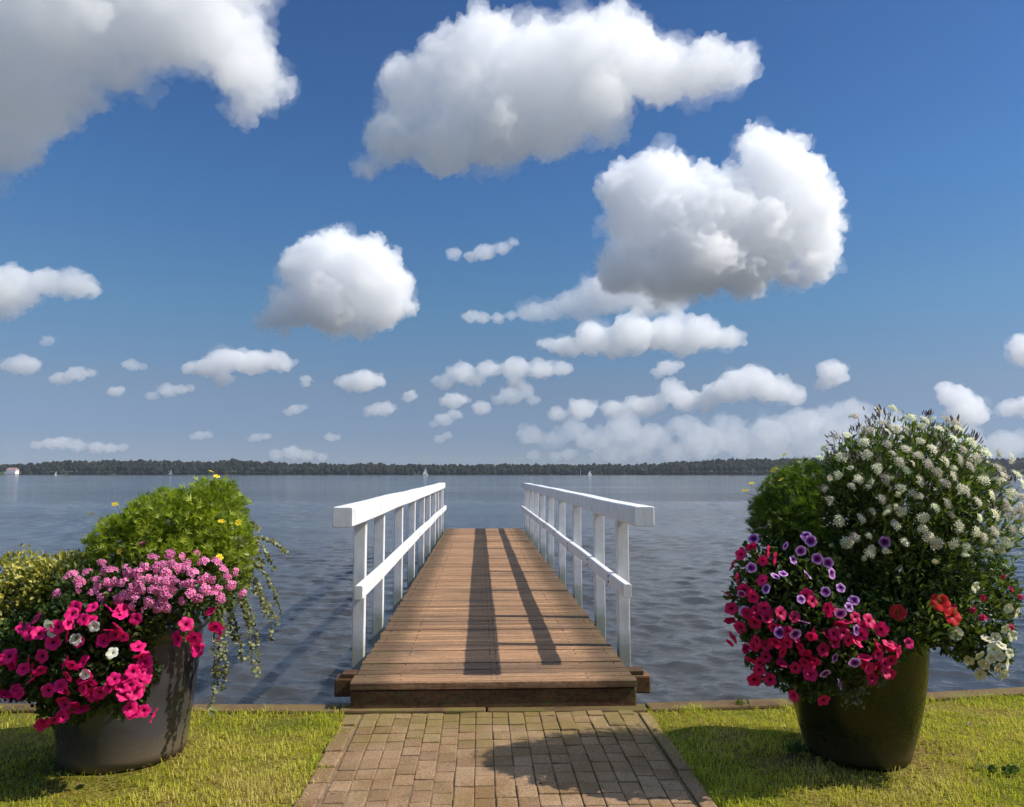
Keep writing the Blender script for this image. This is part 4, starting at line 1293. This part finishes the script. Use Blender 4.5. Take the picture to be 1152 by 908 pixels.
def cloud(label, puffs, base_y, dens_px=.05, alt=900., vox=2.2, wide=1.0, fringe=.22):
    """a dense billowing core inside a thin ragged fringe, both closed bodies of evenly scattering droplets"""
    rnd = random.Random(label)
    el = math.atan((HOR - base_y) / F)
    D = min(alt / math.tan(max(el, R(1.4))), 40000)
    s = D / F
    ctr = CAM + ray(sum(p[0] for p in puffs) / len(puffs), base_y) * (D / ray(0, base_y).y)
    rav = sum(p[2] for p in puffs) / len(puffs)
    v_ = min(vox, max(rav * .13, .9)) * s

    def body(grow, sats, chain, mat):
        bm = bmesh.new()
        for (px, py, r) in puffs:
            small = r < 20
            d = ray(px, py)
            q0 = CAM + d * (D / d.y) + Vector((0, rnd.uniform(-.5, .5) * r * s, 0))
            rr = r * s * grow
            bmesh.ops.create_icosphere(bm, subdivisions=3, radius=rr, matrix=Matrix.Translation(q0 - ctr) @ Matrix.Diagonal(((1.05 if not small else 1.2) * wide, 1.1 * wide, .95 if not small else .85, 1)))
            for k in range(sats):
                v = Vector((rnd.gauss(0, 1), rnd.gauss(0, 1), rnd.gauss(.3, .9))).normalized()
                if small: v = Vector((v.x * 1.35 * wide, v.y, v.z * .75 - .05))
                q = q0 + v * rr * rnd.uniform(.75, 1.02)
                bmesh.ops.create_icosphere(bm, subdivisions=2, radius=rr * rnd.uniform(.16, .42), matrix=Matrix.Translation(q - ctr))
        me = bpy.data.meshes.new('cloud'); bm.to_mesh(me); bm.free()
        o = link('cloud', me); o.location = ctr
        for st in chain:
            if st[0] == 'R':
                m = o.modifiers.new('r', 'REMESH'); m.mode = 'VOXEL'; m.voxel_size = v_ * st[1]
            else:
                t = bpy.data.textures.new('cloud_noise', st[0]); t.noise_scale = st[1] * rav * s
                if st[0] == 'CLOUDS': t.noise_depth = 5
                dd = o.modifiers.new('d', 'DISPLACE'); dd.texture = t; dd.texture_coords = 'GLOBAL'; dd.strength = st[2] * rav * s; dd.mid_level = st[3]
        me2 = bpy.data.meshes.new_from_object(o.evaluated_get(C.evaluated_depsgraph_get()))
        o.modifiers.clear(); o.data = me2
        me2.polygons.foreach_set('use_smooth', np.ones(len(me2.polygons), dtype=bool))
        me2.materials.clear(); me2.materials.append(mat)
        return o
    if rav < 21:    # small fair-weather scraps are torn rather than billowing
        o = body(.95, 14, (('R', 1.0), ('CLOUDS', 1.3, .9, .5), ('R', .8), ('CLOUDS', .55, .85, .5), ('R', .7), ('CLOUDS', .22, .4, .48), ('R', .6)), cloudmat(dens_px * 1.5 / s))
    else:
        o = body(.92, 14, (('R', 1.0), ('CLOUDS', 1.0, .40, .5), ('R', .85), ('CLOUDS', .5, .5, .5), ('R', .7), ('VORONOI', .26, -.32 if dens_px > .05 else -.22, .4), ('CLOUDS', .14, .26, .5), ('R', .6)), cloudmat(dens_px / s))
    tag(o, label, 'cloud', CG)
    if fringe:
        f = body(.95, 7, (('R', 1.1), ('CLOUDS', .8, .75, .45), ('R', .9), ('CLOUDS', .3, .62, .47), ('R', .75)), cloudmat(dens_px * fringe / s))
        f.name = 'fringe'; f.parent = o; f.location = (0, 0, 0)


CLOUDS = [
    ('huge grey-white cloud filling the upper left corner, with an arched underside', 205, 0.022,
     [(20, 40, 85), (90, 40, 66), (160, 25, 62), (220, 28, 58), (262, 50, 48), (285, 92, 36), (268, 122, 22), (30, 105, 52), (75, 92, 40), (8, 160, 36), (125, 72, 36), (-60, 80, 95), (150, -60, 85), (250, -40, 60), (20, -60, 90), (315, 95, 16), (-30, 170, 40)]),
    ('broad white cloud at the top of the sky above the jetty, tapering to the right', 205, 0.028,
     [(465, 105, 40), (520, 105, 44), (590, 110, 50), (500, 72, 34), (545, 58, 42), (600, 75, 55), (650, 72, 54), (700, 62, 50), (692, 22, 22), (745, 78, 42), (790, 82, 38), (825, 78, 27), (842, 55, 12), (445, 160, 34), (500, 155, 45), (560, 150, 48), (620, 130, 46), (670, 118, 42), (690, 150, 18), (412, 185, 16)]),
    ('towering brilliant white cloud with two peaks, right of centre', 345, 0.052,
     [(742, 202, 38), (700, 216, 30), (848, 165, 22), (852, 146, 12), (886, 168, 18), (862, 190, 34), (893, 208, 34), (912, 238, 32), (920, 272, 28), (915, 300, 22), (795, 250, 62), (850, 262, 62), (780, 292, 52), (720, 245, 42), (705, 300, 36), (750, 315, 36), (835, 305, 34), (890, 312, 18), (935, 300, 9), (820, 215, 30), (932, 250, 18)]),
    ('grey ragged cloud tail under the two-peaked white cloud', 365, 0.019,
     [(715, 318, 34), (695, 325, 30), (672, 335, 25), (645, 344, 20), (618, 350, 16), (728, 335, 26), (597, 349, 15), (755, 338, 20), (660, 350, 16)]),
    ('round-topped white cloud left of centre with a flat grey base', 388, 0.052,
     [(375, 292, 38), (347, 304, 34), (410, 302, 38), (438, 322, 30), (328, 344, 28), (375, 340, 42), (428, 348, 28), (303, 360, 15), (455, 345, 14), (408, 372, 12)]),
    ('low wide cloud at the left edge with thin ends', 352, 0.025,
     [(20, 326, 26), (50, 318, 18), (80, 318, 19), (98, 327, 11), (5, 340, 18), (-20, 322, 28)]),
    ('creamy elongated cloud just below the round-topped one', 436, 0.037,
     [(255, 404, 17), (235, 414, 14), (285, 408, 17), (312, 406, 14), (250, 424, 10), (217, 413, 9)]),
    ('small two-lobed cloud below right of the round-topped one', 448, 0.037, [(410, 428, 15), (392, 430, 11), (426, 430, 8)]),
    ('faint puff directly under the small two-lobed cloud', 468, 0.027, [(428, 460, 10), (418, 462, 7), (438, 458, 7)]),
    ('tiny bright puff right of the small two-lobed cloud', 452, 0.037, [(462, 445, 7), (458, 449, 5)]),
    ('tiny upright puff between the creamy cloud and the two-lobed one', 437, 0.031, [(344, 427, 6), (343, 432, 5)]),
    ('tiny slanted puff low beneath the creamy elongated cloud', 467, 0.031, [(333, 461, 7), (325, 464, 5), (341, 458, 4)]),
    ('small loaf-shaped cloud at the left edge under the wide one', 420, 0.031, [(25, 410, 13), (12, 411, 10), (38, 409, 8)]),
    ('small thin cloud second from the left edge', 430, 0.031, [(72, 425, 9), (88, 421, 10), (103, 420, 6), (62, 427, 6)]),
    ('faint puff high over the two small clouds at left', 388, 0.023, [(54, 382, 6), (50, 386, 5)]),
    ('small puff up and left of the creamy elongated cloud', 416, 0.025, [(150, 411, 8), (160, 413, 5), (142, 410, 5)]),
    ('small ragged cloud under the left end of the creamy one', 447, 0.028, [(187, 439, 9), (202, 438, 7), (172, 445, 6), (215, 437, 5)]),
    ('tiny oval puff left of the small ragged cloud', 445, 0.037, [(130, 440, 7), (136, 439, 5)]),
    ('long low flat cloud close above the far shore at left', 508, 0.031, [(40, 500, 6), (55, 499, 8), (72, 498, 9), (90, 501, 8), (108, 503, 8), (125, 504, 7), (138, 503, 5)]),
    ('wispy puff close above the far shore right of the long flat cloud', 496, 0.027, [(225, 490, 6), (233, 489, 5), (218, 492, 4)]),
    ('wispy thin puff above the far shore under the tiny slanted one', 496, 0.027, [(290, 492, 6), (300, 491, 5), (282, 494, 4)]),
    ('wispy puff above the far shore under the two-lobed cloud', 497, 0.027, [(372, 492, 6), (380, 492, 4)]),
    ('low pale bank just above the far shore left of the jetty', 518, 0.023, [(312, 512, 7), (328, 509, 9), (345, 512, 8), (362, 514, 6)]),
    ('small thin cloud with two bumps high over the jetty end', 297, 0.027, [(510, 286, 8), (530, 289, 7), (545, 283, 11), (565, 279, 9), (577, 272, 6)]),
    ('thin broken cloud between the round-topped cloud and the grey tail', 365, 0.027, [(530, 356, 9), (543, 358, 8), (560, 358, 7), (575, 355, 6)]),
    ('wide white cloud bank below the two-peaked cloud', 404, 0.031,
     [(638, 390, 15), (668, 378, 21), (710, 376, 24), (750, 374, 24), (788, 376, 22), (818, 382, 15), (612, 386, 9), (690, 392, 14), (770, 392, 14)]),
    ('string of joined puffs over the end of the jetty', 440, 0.028,
     [(500, 430, 10), (520, 420, 14), (550, 416, 13), (580, 415, 15), (608, 416, 14), (630, 415, 11), (535, 427, 10), (580, 430, 10)]),
    ('small round puff under the left end of the string of puffs', 460, 0.031, [(510, 450, 11), (520, 449, 7), (500, 452, 6)]),
    ('small upright puff beside the round one under the string of puffs', 468, 0.031, [(542, 458, 9), (540, 463, 6)]),
    ('slanted wisp under the small round puff over the jetty', 478, 0.027, [(500, 472, 9), (512, 466, 7), (488, 477, 5)]),
    ('pale ragged patch right of the small upright puff', 462, 0.018, [(575, 445, 12), (590, 440, 10), (562, 450, 8), (600, 450, 7)]),
    ('faint wisp low over the far end of the jetty', 499, 0.023, [(495, 494, 6), (503, 490, 5)]),
    ('small pale cloud between the wide bank and the long stepped one', 426, 0.027, [(752, 413, 11), (743, 418, 8), (762, 411, 7)]),
    ('long stepped cloud rising to a rounded heap at its right end', 475, 0.028,
     [(848, 426, 19), (828, 434, 20), (868, 438, 19), (890, 445, 14), (808, 442, 15), (755, 440, 13), (772, 450, 15), (720, 458, 15), (690, 461, 13), (655, 461, 14), (628, 467, 10), (740, 452, 11), (795, 452, 12)]),
    ('small upright cloud right of the long stepped one', 440, 0.031, [(937, 416, 14), (931, 430, 9), (943, 426, 9)]),
    ('upright cream cloud above the right side of the cleome bush', 485, 0.031, [(1075, 445, 16), (1090, 456, 17), (1066, 436, 9), (1095, 468, 14), (1080, 468, 14)]),
    ('cloud cut by the right edge of the photo, the higher of two', 415, 0.031, [(1150, 386, 13), (1160, 395, 20), (1148, 400, 10)]),
    ('cloud cut by the right edge of the photo, the lower of two', 472, 0.028, [(1142, 460, 12), (1128, 463, 8), (1165, 457, 18)]),
    ('hazy grey cloud bank low over the far shore right of the jetty', 520, 0.010,
     [(600, 490, 13), (622, 495, 12), (645, 484, 15), (700, 484, 20), (735, 492, 19), (790, 496, 22), (830, 498, 20), (868, 490, 24), (900, 482, 22), (930, 468, 16), (958, 464, 18), (770, 480, 16), (820, 480, 16), (670, 496, 17), (940, 490, 25), (985, 488, 26), (720, 506, 15), (860, 508, 17), (1030, 495, 22), (1080, 498, 20), (690, 508, 14), (760, 510, 15), (910, 506, 17), (1130, 500, 18)]),
    ('thin hazy streak low over the far shore in the middle', 520, 0.018, [(600, 512, 7), (640, 511, 8), (670, 513, 7), (625, 513, 7)]),
]
for lab, by, dn, pf in CLOUDS:
    cloud(lab, pf, by, dn, wide=1.05 if dn < .012 else 1.0, fringe=.15 if dn > .05 else .24)

# ------------------------------------------------------------------ air between us and the far shore
hz = NM('lake_haze'); hz.t.nodes.remove(hz.p)
pv_ = hz.n('ShaderNodeVolumePrincipled')
pv_.inputs['Color'].default_value = (.80, .88, 1, 1); pv_.inputs['Density'].default_value = .00006; pv_.inputs['Anisotropy'].default_value = .2
hz.l(pv_.outputs[0], hz.out.inputs['Volume'])
bm = bmesh.new()
bmesh.ops.create_cube(bm, size=1, matrix=Matrix.Translation((0, -50, 28)) @ Matrix.Diagonal((9000, 6400, 70, 1)))
me = bpy.data.meshes.new('haze'); bm.to_mesh(me); bm.free(); me.materials.append(hz.m)
tag(link('haze', me), 'thin blue haze over the lake', 'haze', kind='stuff')
